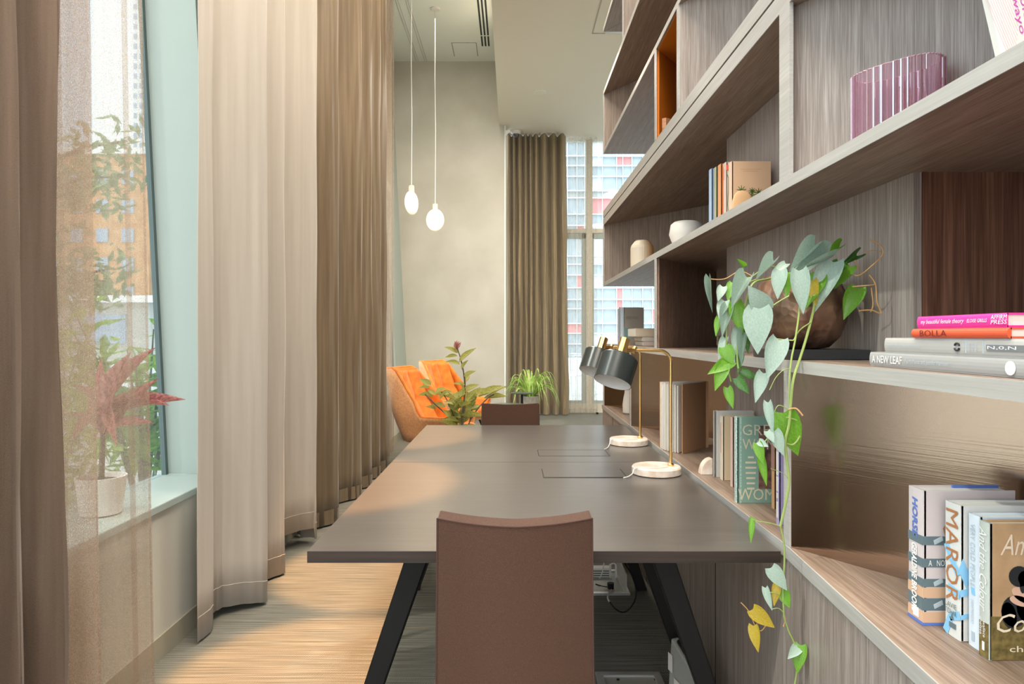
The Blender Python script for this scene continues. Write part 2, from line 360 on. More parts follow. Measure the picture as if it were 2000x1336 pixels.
# outline and pale recess in the soffit above the bookcase
struct('trim_1', MB().box(.86, .872, 3.0, 7.35, ZS-.004, ZS+.01).box(.86, 1.9, 7.34, 7.352, ZS-.004, ZS+.01), M['skirting'])
struct('trim_2', MB().box(.998, 1.9, 3.0, 7.33, ZS-.012, ZS+.02), M['grey_panel'])
wl = struct('wall_left', MB().box(-1.75, -1.40, -2.5, YW, 0, .585), M['low_wall'])
def leanbox(y0, y1, z0, z1, xin, t):
    """slab of the leaning wall; xin = how far its room face stands in front of the glass line"""
    a = []
    for z in (z0, z1): a += [(lean(z)-t, y0, z), (lean(z)+xin, y0, z), (lean(z)+xin, y1, z), (lean(z)-t, y1, z)]
    return MB().add(a, [(3, 2, 1, 0), (4, 5, 6, 7), (0, 1, 5, 4), (1, 2, 6, 5), (2, 3, 7, 6), (3, 0, 4, 7)])
struct('pier', leanbox(3.286, 4.3, .62, ZC, .25, .012), M['mint_paint'], wl)
struct('pier', leanbox(9.60, YW, .62, ZC, .035, .06), M['mint_paint'], wl)
struct('upper_wall', leanbox(4.3, 9.6, 3.36, ZC, .02, .2), M['mint_paint'], wl)
struct('baseboard_left', MB().box(-1.405, -1.392, -2.5, YW, 0, .095), M['skirting'])
struct('wall_far', MB().box(-2.1, -.119, YW, YW+.25, 0, ZC), M['plaster'])
struct('trim_3', MB().box(-.119, -.096, YW-.004, YW+.25, 0, ZS), M['white_paint'])
struct('wall_right', MB().box(5.2, 5.4, -2.5, 11.6, 0, ZC), M['white_paint'])
# windows in the leaning wall; near one extended unseen, up and back, for daylight
for k, (y0, y1) in enumerate(((-2.5, 3.286), (4.3, 9.6))):
    w = bpy.data.objects.new('window_%d' % (k+1), None); C.objects.link(w); w['kind'] = 'structure'
    z0, z1 = .62, (3.36 if k else ZC)
    g = []
    for t in (0, .012):
        g += [(lean(z0)-t, y0, z0), (lean(z0)-t, y1, z0), (lean(z1)-t, y1, z1), (lean(z1)-t, y0, z1)]
    struct('pane', MB().add(g, [(0, 1, 2, 3), (7, 6, 5, 4), (0, 4, 5, 1), (1, 5, 6, 2), (2, 6, 7, 3), (3, 7, 4, 0)]), M['glass'], w)
    fr = MB()
    for y in (y0+.012, y1-.012):
        fr.add([(lean(z)+dx, y+dy, z) for z in (z0, z1) for dx, dy in ((-.015, -.012), (.006, -.012), (.006, .012), (-.015, .012))],
               [(3, 2, 1, 0), (4, 5, 6, 7), (0, 1, 5, 4), (1, 2, 6, 5), (2, 3, 7, 6), (3, 0, 4, 7)])
    struct('gasket', fr, M['gasket'], w)
    struct('sill', MB().box(-1.70, -1.385, y0, y1, .588, .62), M['mint_paint'], w, bevel=.004)
    if k: struct('transom', MB().box(lean(3.36)-.05, lean(3.36)+.09, y0, y1, 3.30, 3.40), M['white_paint'], w)
# far window wall
w3 = bpy.data.objects.new('window_3', None); C.objects.link(w3); w3['kind'] = 'structure'
struct('pane', MB().box(-.1, 5.2, YG, YG+.012, .12, ZS), M['glass'], w3)
for x, wd in ((-.08, .08), (1.285, .105), (3.05, .105), (4.9, .105)):
    struct('mullion', MB().box(x-wd/2, x+wd/2, YG-.08, YG+.06, 0, ZS), M['frame_paint'], w3)
struct('bottom_rail', MB().box(-.1, 5.2, YG-.07, YG+.05, 0, .15), M['frame_paint'], w3)
struct('transom', MB().box(-.1, 5.2, YG-.07, YG+.05, 2.99, 3.06), M['frame_paint'], w3)
struct('sash', MB().box(.55, 1.2325, YG-.05, YG+.03, .15, .20).box(1.165, 1.2325, YG-.05, YG+.03, .2, 2.99).box(.55, 1.2325, YG-.05, YG+.03, 2.9, 2.99), M['mint_paint'], w3)
struct('sash', MB().box(1.3375, 3.0, YG-.05, YG+.03, .15, .20).box(1.3375, 1.365, YG-.05, YG+.03, .2, 2.99).box(1.3375, 3.0, YG-.05, YG+.03, 2.9, 2.99), M['mint_paint'], w3)
# ceiling fittings
t = thing('curtain_track', 'white double curtain track let into the high ceiling beside the leaning window wall', 'track', (-1.4, 5, ZC))
for x in (-1.462, -1.333):
    b = MB().box(x-.019, x-.011, -1, YW-.02, ZC-.006, ZC+.002).box(x+.011, x+.019, -1, YW-.02, ZC-.006, ZC+.002)
    part('rail', b, M['metal'], t)
    part('slot', MB().box(x-.011, x+.011, -1, YW-.02, ZC-.003, ZC+.002), M['white_paint'], t)
t = thing('air_diffuser', 'white linear air diffuser with three dark slots in the high ceiling', 'vent', (-.385, 8, ZC))
part('frame', MB().box(-.47, -.30, 6.5, 10.05, ZC-.004, ZC), M['white_paint'], t)
for x in (-.432, -.385, -.338): part('slot', MB().box(x-.012, x+.012, 6.55, 10.0, ZC-.006, ZC-.003), M['black_slot'], t)
for y in (7.3, 8.55, 9.65): part('bridge', MB().box(-.45, -.32, y-.012, y+.012, ZC-.008, ZC-.005), M['white_paint'], t)
t = thing('access_panel', 'flush white access panel in the high ceiling near the plaster wall', 'panel', (-.7, 10.1, ZC))
part('groove', MB().box(-.88, -.515, 9.89, 9.90, ZC-.002, ZC).box(-.88, -.87, 9.89, 10.37, ZC-.002, ZC).box(-.525, -.515, 9.89, 10.37, ZC-.002, ZC), M['pot_grey'], t)
part('door', MB().box(-.868, -.527, 9.902, 10.36, ZC-.003, ZC), M['white_paint'], t)
t = thing('smoke_detector', 'small round white smoke detector on the cream soffit', 'detector', (.377, 9.14, ZS))
part('body', MB().lathe([(.075, 0), (.075, -.012), (.05, -.03), (.0, -.034)], (.377, 9.14, ZS)), M['soffit_paint'], t, smooth=True)
part('base', MB().lathe([(.09, 0), (.088, -.006), (.05, -.008)], (.377, 9.14, ZS)), M['white_paint'], t, smooth=True)
t = thing('dome_camera', 'white dome security camera with glossy dark dome above the far curtain', 'camera', (.06, 10.85, ZS))
part('body', MB().lathe([(.075, 0), (.078, -.03), (.066, -.055), (.05, -.055)], (.06, 10.85, ZS)), M['white_plastic'], t, smooth=True)
part('dome', MB().lathe([(.055, -.05), (.052, -.075), (.036, -.10), (.012, -.112), (0, -.113)], (.06, 10.85, ZS)), plain('smoked_dome', (.09, .09, .09), .1), t, smooth=True)
part('bracket', MB().box(-.03, .02, 10.80, 10.90, ZS-.03, ZS), M['white_plastic'], t)

# ------------------------------------------------------------------ bookcase
XF, YE, XB = .695, 5.2, 1.42
DN = .69                                           # the folded panels run back and towards the lens at this slope
def near_diag(y0, x1=1.4): return (XF+.004, y0), (x1, y0-(x1-XF)/DN)
def away_diag(y0, x1): return (XF+.016, y0), (x1, y0+(x1-XF)*1.36)
Z = {'base': .755, 'p0': 1.1955, 'p1': 1.2245, 'm0': 1.659, 'm1': 1.6875, 't0': 2.122, 't1': 2.232, 's0': 2.668, 's1': 2.6946, 'u0': 3.115, 'u1': 3.145}
bc = thing('bookcase', 'tall grey-brown oak bookcase with long open shelves and folded panels along the right', 'bookcase', (1.0, 2.7, .755))
def shelf(z0, z1, y0=.25, end=True, gap=0.0):
    yd = YE-(1.4-XF)/DN
    main = [(XF+.003, y0), (XB, y0), (XB, yd), (XF+.003, YE)]
    s = part('shelf', MB().prism(main, z0, z1), M['wood_y'], bc)
    part('painted_light_edge', MB().box(XF, XF+.003, y0, YE, z0, z1), M['wood_edge_painted_light'], s)
    if end: part('shelf_end', MB().prism([(XF+.008, YE), (XB, yd+.004), (XB, YE)], z0+.001, z1-.001), M['wood_y'], bc)
    return s
shelf(Z['p0'], Z['p1']); shelf(Z['m0'], Z['m1'])
shelf(Z['t0'], Z['t0']+.052); shelf(Z['t0']+.060, Z['t1'])
part('shadow_gap', MB().box(XF+.012, XB, .25, YE, Z['t0']+.052, Z['t0']+.060), M['black'], bc)
shelf(Z['s0'], Z['s1']); shelf(Z['u0'], Z['u1'])
shelf(3.60, 3.63)
def panel(A, B, z0, z1, mat=None, name='panel', edge=True, t=.02):
    p = part(name, MB().plate(A, B, -t if B[1] < A[1] else -t, z0, z1), mat or M['wood_z'], bc)
    if edge:
        d = Vector((B[0]-A[0], B[1]-A[1])).normalized()
        part('painted_light_edge', MB().box(XF, XF+.006, A[1]-.002, A[1]+t*1.6, z0, z1) if B[1] < A[1] else MB().box(XF-.001, XF+.004, A[1]-.004, A[1]+t*1.5, z0, z1), M['wood_edge_painted_light'], p)
    return p
# rows from low to high
def nd(y0, z0, z1, mat=None, name='panel', edge=True, x1=1.4):
    A, B = near_diag(y0, x1); return panel(A, B, z0, z1, mat, name, edge, t=.02)
for y0 in (1.714, 4.015, 5.18):
    nd(y0, Z['base'], Z['p0'], M['bronze'], 'mirror_panel')
nd(1.76, Z['m1'], Z['t0'], edge=False); nd(5.18, Z['m1'], Z['t0'])
part('painted_light_edge', MB().box(XF, XF+.010, 1.710, 1.775, Z['m1'], Z['t0']), M['wood_edge_painted_light'], bc)
nd(2.85, Z['t1'], Z['s0']); nd(5.18, Z['s1'], Z['u0'])
A, B = away_diag(3.297, 1.19)
panel(A, B, Z['p1'], Z['m0'], M['wood_brown'], 'panel')
panel(A, B, Z['t1'], Z['s0'], M['orange_lacquer'], 'orange_panel')
part('orange_panel', MB().prism([(.705, 2.86), (.705, 3.29), (1.18, 3.93), (1.18, 2.86)], Z['s0']-.005, Z['s0']-.001), M['orange_lacquer'], bc)
panel(*near_diag(4.27), Z['u1'], 3.60, M['wood_z'])
for z0, z1 in ((Z['base'], Z['p0']), (Z['p1'], Z['m0']), (Z['m1'], Z['t0'])):
    part('back_panel', MB().box(.915, .933, 1.5545, 2.908, z0, z1), M['wood_z'], bc)
part('back_panel', MB().box(.935, XB, 1.5545, 1.572, Z['p1'], Z['m0']), M['wood_red'], bc)
part('back_panel', MB().box(XB, XB+.02, .25, YE, .755, 3.63), M['wood_z'], bc)
part('near_side', MB().box(.8, XB, .25, .27, .755, 3.63), M['wood_z'], bc)
# low cabinets under the bookcase
t = thing('low_cabinet', 'long low oak cabinet below the bookcase, running behind the desk', 'cabinet', (1.05, 3.5, 0))
ct = part('top_board', MB().prism([(XF+.003, 1.747), (XB, 1.747), (XB, 5.28), (XF+.003, 5.28)], .725, .755), M['wood_y'], t)
part('painted_light_edge', MB().box(XF, XF+.003, 1.747, 5.28, .722, .755), M['wood_edge_painted_light'], ct)
part('body', MB().box(XF+.006, XB, 1.747, 5.28, .0, .7245), M['wood_z'], t)
for y in (2.35, 2.95, 3.55, 4.15, 4.75): part('joint', MB().box(XF+.0045, XF+.0075, y-.0015, y+.0015, .01, .72), M['black'], t)
t = thing('low_cabinet', 'near low oak cabinet with angled front holding the four novels', 'cabinet', (1.05, 1.0, 0))
def fx(y): return XF-.065*(1.745-y)
ct = part('top_board', MB().prism([(fx(1.745)+.003, 1.745), (XB, 1.745), (XB, .25), (fx(.25)+.003, .25)], .725, .755), M['wood_y'], t)
part('painted_light_edge', MB().prism([(fx(1.745), 1.745), (fx(1.745)+.003, 1.745), (fx(.25)+.003, .25), (fx(.25), .25)], .722, .755), M['wood_edge_painted_light'], ct)
part('body', MB().prism([(fx(1.743)+.005, 1.743), (XB, 1.743), (XB, .25), (fx(.25)+.005, .25)], 0, .7245), M['wood_z'], t)

# ------------------------------------------------------------------ desk
X0, X1, Y0, Y1, ZT = -.519, .681, 1.729, 4.158, .740
YM = (Y0+Y1)/2
dk = thing('desk', 'large dark stained double desk with splayed black legs in front of the bookcase', 'desk', (.08, YM, 0))
for a, b in ((Y0, YM-.001), (YM+.001, Y1)):
    tp = part('tabletop', MB().box(X0, X1, a+.0012, b-.0012, ZT-.03, ZT), M['desk'], dk)
part('edge_strip', MB().box(X0, X1, Y0, Y0+.001, ZT-.0295, ZT-.001), M['desk_edge'], dk)
part('edge_strip', MB().box(X0, X1, Y1-.001, Y1, ZT-.0295, ZT-.001), M['desk_edge'], dk)
for a, b, s in ((2.63, 2.79, 0), (3.09, 3.245, 1)):
    fl = part('power_flap', MB().box(.124, .440, a, b, ZT, ZT+.0012), M['desk'], dk)
    g = MB().box(.120, .124, a, b, ZT, ZT+.0004).box(.440, .444, a, b, ZT, ZT+.0004)
    g.box(.120, .444, a-(.015 if not s else .003), a, ZT, ZT+.0006).box(.120, .444, b, b+(.012 if s else .003), ZT, ZT+.0006)
    part('gap', g, M['black'], fl)
part('underframe', MB().box(-.30, .46, Y0+.22, Y0+.26, ZT-.07, ZT-.031).box(-.30, .46, Y1-.26, Y1-.22, ZT-.07, ZT-.031)
     .box(-.25, -.20, Y0+.26, Y1-.26, ZT-.07, ZT-.031).box(.36, .41, Y0+.26, Y1-.26, ZT-.07, ZT-.031), M['black'], dk)
for y in (2.0, 2.42, 3.46, 3.88):
    for s in (-1, 1):
        a = Vector((.081+s*.335, y, ZT-.032)); b = Vector((.081+s*.575, y, 0.0)); hw = .034
        vs = []
        for c, w_ in ((b, .026), (a, .034)):
            vs += [c+Vector((dx*w_, dy*.022, 0)) for dx, dy in ((-1, -1), (1, -1), (1, 1), (-1, 1))]
        part('leg', MB().add(vs, [(3, 2, 1, 0), (4, 5, 6, 7), (0, 1, 5, 4), (1, 2, 6, 5), (2, 3, 7, 6), (3, 0, 4, 7)]), M['black'], dk, bevel=.003, seg=1)
part('cable_tray', MB().box(.13, .43, 2.60, 3.28, ZT-.13, ZT-.125).box(.13, .135, 2.60, 3.28, ZT-.125, ZT-.033).box(.425, .43, 2.60, 3.28, ZT-.125, ZT-.033), M['black'], dk)

# ------------------------------------------------------------------ desk chairs (built facing +Y, seat under the desk)
def make_chair(label):
    r = thing('desk_chair', label, 'chair', (0, 0, 0), 0, None)
    rows_o, rows_i = [], []
    for i in range(13):
        t_ = i/12; z = .40+t_*.445; hw = .186-.006*t_; yb = -.02*t_**1.5
        ro, ri = [], []
        for j in range(13):
            s = -1+j/6; bow = .030*(1-s*s)
            dz = .008*s*s*(t_ > .95)+(.004*abs(s) if t_ > .95 else 0)
            ro.append((s*hw, yb-bow, z+dz)); ri.append((s*hw*.985, yb-bow+.034, z+dz+(.012 if t_ > .95 else 0)))
        rows_o.append(ro); rows_i.append(ri[::-1])
    b = MB(); n = 13; b.grid([row[::-1] for row in rows_o]); b.grid([row[::-1] for row in rows_i]); k = n*n
    for i in range(12):
        b.f.append((i*n, (i+1)*n, k+(i+1)*n+n-1, k+i*n+n-1)); b.f.append((i*n+n-1, k+i*n, k+(i+1)*n, (i+1)*n+n-1))
    for j in range(12):
        b.f.append((12*n+j, 12*n+j+1, k+12*n+n-2-j, k+12*n+n-1-j)); b.f.append((j+1, j, k+n-1-j, k+n-2-j))
    me = b.mesh('backrest', M['chair_fabric']); bm = bmesh.new(); bm.from_mesh(me); bmesh.ops.remove_doubles(bm, verts=bm.verts, dist=1e-5); bmesh.ops.recalc_face_normals(bm, faces=bm.faces); bm.to_mesh(me); bm.free()
    bk = link('backrest', me, r); mods(bk, bevel=.004, seg=2)
    # piping along the top and side edges
    pth = [rows_o[i][0] for i in range(13)]+[rows_o[12][j] for j in range(13)]+[rows_o[i][12] for i in range(12, -1, -1)]
    part('piping', MB().tube(pth, .0022, 5), col('dark_brown_piping', (.07, .03, .02), .8), bk, world=False)
    st = part('seat', MB().box(-.195, .195, -.03, .40, .40, .455), M['chair_fabric'], r, world=False, bevel=.018, seg=3)
    fr = MB()
    fr.box(-.185, .185, -.01, .38, .385, .40)
    part('seat_frame', fr, M['black'], r, world=False)
    for sx in (-1, 1):
        for y0, y1 in ((-.02, -.06), (.37, .40)):
            part('leg', MB().tube([(sx*.17, y0, .39), (sx*.185, y1, .0)], [.013, .009], 8), M['black'], r, world=False, smooth=True)
    return r
ch = make_chair('brown upholstered chair tucked in at the near end of the desk, seen from behind'); ch['group'] = 'desk chairs'
ch.location = (.0066, 1.605, .005)
dup(ch, (-.010, 4.275, -.004), PI, 'brown upholstered chair at the far end of the desk, only its back top showing', 'desk chairs')

# ------------------------------------------------------------------ desk lamps
def make_lamp(label):
    r = thing('desk_lamp', label, 'lamp', (0, 0, 0), 0, 'desk lamps')
    part('base', MB().lathe([(.088, 0), (.096, .003), (.096, .026), (.092, .031), (.0, .031)], n=40), M['marble'], r, world=False, smooth=False)
    sx, rad, zt = .057, .045, .486
    pts = [(sx, 0, .03), (sx, 0, .2), (sx, 0, zt-rad)]+[(sx-rad+rad*math.cos(a), 0, zt-rad+rad*math.sin(a)) for a in [PI/2*k/8 for k in range(1, 9)]]+[(-.05, 0, zt+.002), (-.088, 0, zt+.003)]
    st = part('stem', MB().tube(pts, .0062, 12), M['brass'], r, world=False, smooth=True)
    part('collar', MB().lathe([(.013, .031), (.013, .038), (.007, .041), (0, .041)], (sx, 0, 0), 16), M['brass'], st, world=False)
    ax = Vector((-.32, -.33, -.89)).normalized()                # direction in which the shade opens
    q = Vector((0, 0, -1)).rotation_difference(ax).to_matrix()
    top = Vector((-.128, -.030, zt+.045))                       # top end of the brass neck
    part('neck', MB().lathe([(.0, .002), (.018, .002), (.021, 0), (.021, -.105), (0, -.105)], top, 24, q), M['brass'], r, world=False, smooth=False)
    R0 = .0735
    sh = part('shade', MB().lathe([(.021, -.075), (R0-.006, -.077), (R0, -.083), (R0, -.185), (R0-.0015, -.185)], top, 40, q), M['shade'], r, world=False, smooth=True)
    # remove the lower cap so that the shade is open
    bm = bmesh.new(); bm.from_mesh(sh.data); bmesh.ops.delete(bm, geom=[f for f in bm.faces if len(f.verts) > 4], context='FACES'); bm.to_mesh(sh.data); bm.free()
    ln = part('lining', MB().lathe([(R0-.0025, -.1850), (R0-.0025, -.088), (.0, -.086)], top, 40, q), M['shade_in'], sh, world=False)
    bm = bmesh.new(); bm.from_mesh(ln.data); bmesh.ops.delete(bm, geom=[f for f in bm.faces if len(f.verts) > 4], context='FACES'); bm.to_mesh(ln.data); bm.free()
    mid = top+ax*.052
    part('joint', MB().tube([mid, (-.088, 0, zt+.003)], .008, 10).tube([(-.094, -.004, zt-.008), (-.082, .004, zt+.014)], .010, 10), M['brass'], r, world=False, smooth=True)
    cd = spline([(.040, -.030, .033), (.0, -.055, .034), (-.045, -.050, .0335), (-.092, -.045, .030), (-.105, -.060, .012), (-.125, -.080, .004), (-.145, -.092, .002)], 6)
    part('cord', MB().tube(cd, .0022, 6), M['white_plastic'], r, world=False, smooth=True)
    return r
l1 = make_lamp('dark green desk lamp nearer the front, on a round marble base'); l1.location = (.571, 2.70, ZT+.0005)
l2 = dup(l1, (.586, 3.425, ZT+.0005), 0, 'dark green desk lamp farther back, half hidden behind the nearer lamp')
for o in l2.children:
    if o.name.startswith('cord'):
        cd = spline([(.040, -.030, .033), (.0, -.055, .034), (-.045, -.050, .0335), (-.092, -.040, .030), (-.105, -.065, .012), (-.125, -.13, .004), (-.145, -.165, .0025)], 6)
        o.data = MB().tube(cd, .0022, 6).mesh('cord', M['white_plastic'], True)

# ------------------------------------------------------------------ books
def book(label, x0, y0, z0, dx, th, h, cover, spine=None, page=True, name='book', cat='book', group=None, lean_=0):
    """upright book: spine faces the aisle (-X) at x0, front cover faces the lens (-Y) at y0; th = thickness along Y"""
    r = thing(name, label, cat, (x0, y0, z0), 0, group)
    c = cover; b = .0028
    cv = MB().box(x0+.002, x0+dx, y0, y0+b, z0, z0+h).box(x0+.002, x0+dx, y0+th-b, y0+th, z0, z0+h)
    part('cover', cv, c, r, bevel=.0006, seg=1)
    sp = []
    for k in range(7):
        a = -1+k/3; sp.append((x0+.0012*a*a, y0+th/2+a*th/2))
    part('spine', MB().prism(sp+[(x0+.006, y0+th), (x0+.006, y0)], z0, z0+h), spine or c, r)
    part('pages', MB().box(x0+.006, x0+dx-.004, y0+b, y0+th-b, z0+.004, z0+h-.004), M['paper'], r)
    return r
SP = dict(xd=(0, 0, -1), yd=(0, -1, 0))           # print that reads down a spine
CV = dict(xd=(1, 0, 0), yd=(0, 0, 1))             # print on a front cover
white = col('white_print', (.82, .82, .80), .6)
zb = .7555
g4 = None
# the novel with a striped jacket
pal = col('pale_lilac_jacket', (.60, .53, .53), .5); slate = col('slate_print', (.12, .17, .19), .5); blue = col('royal_blue_cloth', (.10, .18, .52), .5)
tan = col('tan_print', (.62, .40, .26), .5)
x0, y0, th, h, dx = .753, 1.251, .046, .247, .170
b = book('lilac novel with blue lettering and dark stripes, leftmost of the four near novels', x0, y0, zb, dx, th, h, pal)
part('boards', MB().box(x0+.003, x0+dx-.003, y0+.002, y0+.005, zb-.0, zb+h-.006).box(x0+.08, x0+dx-.004, y0+th-.008, y0+th-.002, zb+.01, zb+h+.001), blue, b)
part('boards', MB().box(x0-.0008, x0+.003, y0, y0+th, zb, zb+.006).box(x0, x0+dx, y0-.0008, y0+.002, zb, zb+.005), blue, b)
for zf0, zf1 in ((.595, .66), (.43, .495), (.285, .345), (.11, .20)):
    o = .0006
    part('stripe', MB().box(x0-o, x0+.004, y0+.001, y0+th-.0005, zb+zf0*h, zb+zf1*h).box(x0, x0+dx*.98, y0-o, y0+.001, zb+zf0*h, zb+zf1*h), slate, b)
for zf0, zf1 in ((.205, .28), (.02, .10)):
    part('stripe', MB().box(x0-.0006, x0+.004, y0+.001, y0+th-.0005, zb+zf0*h, zb+zf1*h).box(x0, x0+dx*.98, y0-.0006, y0+.001, zb+zf0*h, zb+zf1*h), tan, b)
ya = y0+th*.70
lettering('HORSE', b, (x0-.0006, ya, zb+h*.93), w=h*.30, h=.017, mat=blue, shear=.15, bold=.035, **SP)
lettering('\u00b7', b, (x0-.0006, ya-.006, zb+h*.605+.012), w=.004, h=.004, mat=tan, **SP)
lettering('GERALDINE', b, (x0-.0016, ya, zb+h*.585), w=h*.27, h=.017, mat=white, shear=.15, bold=.035, **SP)
lettering('BROOKS', b, (x0-.0016, ya, zb+h*.30), w=h*.24, h=.017, mat=white, shear=.15, bold=.035, **SP)
part('emblem', MB().box(x0-.0016, x0-.0004, y0+.012, y0+.028, zb+.010, zb+.027), white, b)
part('picture', MB().add([(x0+.036, y0-.001, zb+h*.72), (x0+.075, y0-.001, zb+h*.93), (x0+.10, y0-.001, zb+h*.9), (x0+.11, y0-.001, zb+h*.66), (x0+.04, y0-.001, zb+h*.665)], [(0, 4, 3, 2, 1)]), col('chestnut_print', (.42, .20, .10), .5), b)
lettering('A   NOVEL   G', b, (x0+.010, y0-.0008, zb+h*.44), w=.06, h=.011, mat=white, **CV)
for zf in (.60, .29, .125): part('picture', MB().obox((x0+.028, y0-.0009, zb+h*(zf+.03)), (.008, 0, .004), (0, .0003, 0), (-.001, 0, .004)), col('pale_slate_print', (.42, .50, .54), .5), b)
# the white novel with brown capitals
x0, y0, th, h, dx = .777, 1.184, .041, .236, .150
wj = col('white_jacket', (.66, .66, .63), .5); sky_ = col('sky_blue_print', (.24, .52, .76), .5); rust = col('rust_print', (.42, .17, .06), .5)
b = book('white novel with tall rust capitals and blue streaks on its spine', x0, y0, zb, dx, th, h, wj)
for a0, a1 in (((.9, .68), (.1, .48)), ((.75, .36), (.0, .34)), ((.65, .14), (.0, .19)), ((.95, .01), (.6, .14))):
    A_ = Vector((x0-.0005, y0+th*a0[0], zb+h*a0[1])); B_ = Vector((x0-.0005, y0+th*a1[0], zb+h*a1[1]))
    part('streak', MB().obox((A_+B_)/2, (B_-A_)/2, (.0003, 0, 0), Vector((0, (A_-B_).z, (B_-A_).y)).normalized()*.007), sky_, b)
for c_, ax_, az_ in (((x0+.010, y0-.0006, zb+h*.36), (.010, 0, .002), (0, 0, .006)), ((x0+.012, y0-.0006, zb+h*.19), (.011, 0, .004), (0, 0, .004)), ((x0+.008, y0-.0006, zb+h*.50), (.007, 0, -.016), (.004, 0, .010))):
    part('streak', MB().obox(c_, ax_, (0, .0003, 0), az_), sky_, b)
lettering('MAROR', b, (x0-.0008, y0+th*.90, zb+h*.95), w=h*.69, h=.033, mat=rust, **SP)
for k, s in enumerate(('LAVIE', 'TIDHAR')):
    lettering(s, b, (x0-.0016, y0+th*.92, zb+h*(.215-.05*k)), w=.031, h=.009, mat=slate, xd=(0, -1, 0), yd=(0, 0, 1))
part('emblem', MB().box(x0-.0016, x0, y0+.010, y0+.027, zb+.016, zb+.025).add([(x0-.0016, y0+.024, zb+.031), (x0-.0016, y0+.014, zb+.031), (x0-.0016, y0+.019, zb+.043)], [(0, 1, 2)]), slate, b)
# the pale blue novel
x0, y0, th, h, dx = .786, 1.149, .027, .226, .145
pb = col('pale_blue_jacket', (.68, .75, .82), .5); gp = col('grey_print', (.42, .50, .56), .6)
b = book('slim pale blue novel standing third in the near row', x0, y0, zb, dx, th, h, pb)
lettering('VERY COLD PEOPLE', b, (x0-.0016, y0+th*.72, zb+h*.93), w=h*.47, h=.0115, mat=gp, **SP)
lettering('SARAH MANGUSO', b, (x0-.0016, y0+th*.66, zb+h*.36), w=h*.18, h=.007, mat=gp, **SP)
part('print_line', MB().box(x0-.0012, x0, y0+th*.36, y0+th*.64, zb+h*.05, zb+h*.12), gp, b)
part('emblem', MB().obox((x0-.0006, y0+th*.5, zb+h*.425), (0, .004, 0), (.0008, 0, 0), (0, .001, .006)), sky_, b)
# the novel with the seated woman
x0, y0, th, h, dx = .779, 1.1157, .023, .224, .140
sep = textured('sepia_cover', (.40, .25, .13), (.56, .36, .20), 14, .5); olv = textured('olive_field_print', (.10, .075, .02), (.22, .16, .05), 90, .6)
gs = col('grey_green_spine', (.50, .54, .50), .5); dkp = col('near_black_print', (.02, .022, .025), .5); skin = col('peach_print', (.72, .45, .33), .5); crm = col('cream_script', (.80, .68, .52), .5)
b = book('sepia novel showing a woman in black, nearest of the four near novels', x0, y0, zb, dx, th, h, sep, gs)
yy = y0-.0006
part('field', MB().box(x0+.004, x0+dx-.001, yy, y0, zb+.001, zb+h*.32), olv, b)
part('field', MB().box(x0-.0005, x0+.003, y0+.001, y0+th-.001, zb+.001, zb+h*.26), olv, b)
def disc(cx, cz, rx, rz, y, n=18, rot=0): 
    vs = []
    for k in range(n):
        a = 2*PI*k/n; px, pz = rx*math.cos(a), rz*math.sin(a)
        vs.append((cx+px*math.cos(rot)-pz*math.sin(rot), y, cz+px*math.sin(rot)+pz*math.cos(rot)))
    return vs, [tuple(range(n))]
def prt(name, shapes, mat, par):
    m_ = MB()
    for vs_, fs_ in shapes: m_.add(vs_, fs_)
    return part(name, m_, mat, par)
fx0 = x0+.045
prt('dress', [disc(fx0-.003, zb+h*.36, .022, .026, yy-.0004), disc(fx0+.030, zb+h*.40, .030, .034, yy-.0004), disc(fx0-.012, zb+h*.33, .012, .022, yy-.0004, rot=.2)], dkp, b)
prt('collar', [disc(fx0+.012, zb+h*.475, .022, .011, yy-.0006, rot=-.5), disc(fx0+.006, zb+h*.435, .018, .008, yy-.0006, rot=-.3)], skin, b)
prt('face', [disc(fx0+.017, zb+h*.56, .009, .014, yy-.0007, rot=.3)], skin, b)
prt('hair', [disc(fx0+.004, zb+h*.615, .017, .017, yy-.0009), disc(fx0+.014, zb+h*.60, .012, .013, yy-.0009), disc(fx0+.010, zb+h*.545, .005, .012, yy-.0009)], dkp, b)
lettering('Another', b, (x0+.018, yy-.001, zb+h*.77), w=.115, h=.034, mat=crm, shear=.35, **CV)
lettering('c', b, (x0+.068, yy-.001, zb+h*.68), w=.008, h=.012, mat=crm, shear=.3, **CV)
lettering('Colony', b, (x0+.012, yy-.0014, zb+h*.165), w=.125, h=.040, mat=crm, shear=.35, **CV)
lettering('chelsea', b, (x0+.033, yy-.0012, zb+h*.065), w=.075, h=.010, bold=.004, mat=crm, **CV)
lettering('And the Colour', b, (x0-.0012, y0+th*.86, zb+h*.96), w=h*.62, h=.017, mat=white, shear=.35, **SP)
lettering('chelsea', b, (x0-.0012, y0+th*.86, zb+h*.29), w=h*.13, h=.007, mat=white, **SP)
lettering('wallace', b, (x0-.0012, y0+th*.50, zb+h*.27), w=h*.12, h=.006, mat=white, **SP)
part('emblem', MB().box(x0-.0012, x0, y0+.009, y0+.014, zb+.012, zb+.026), white, b)

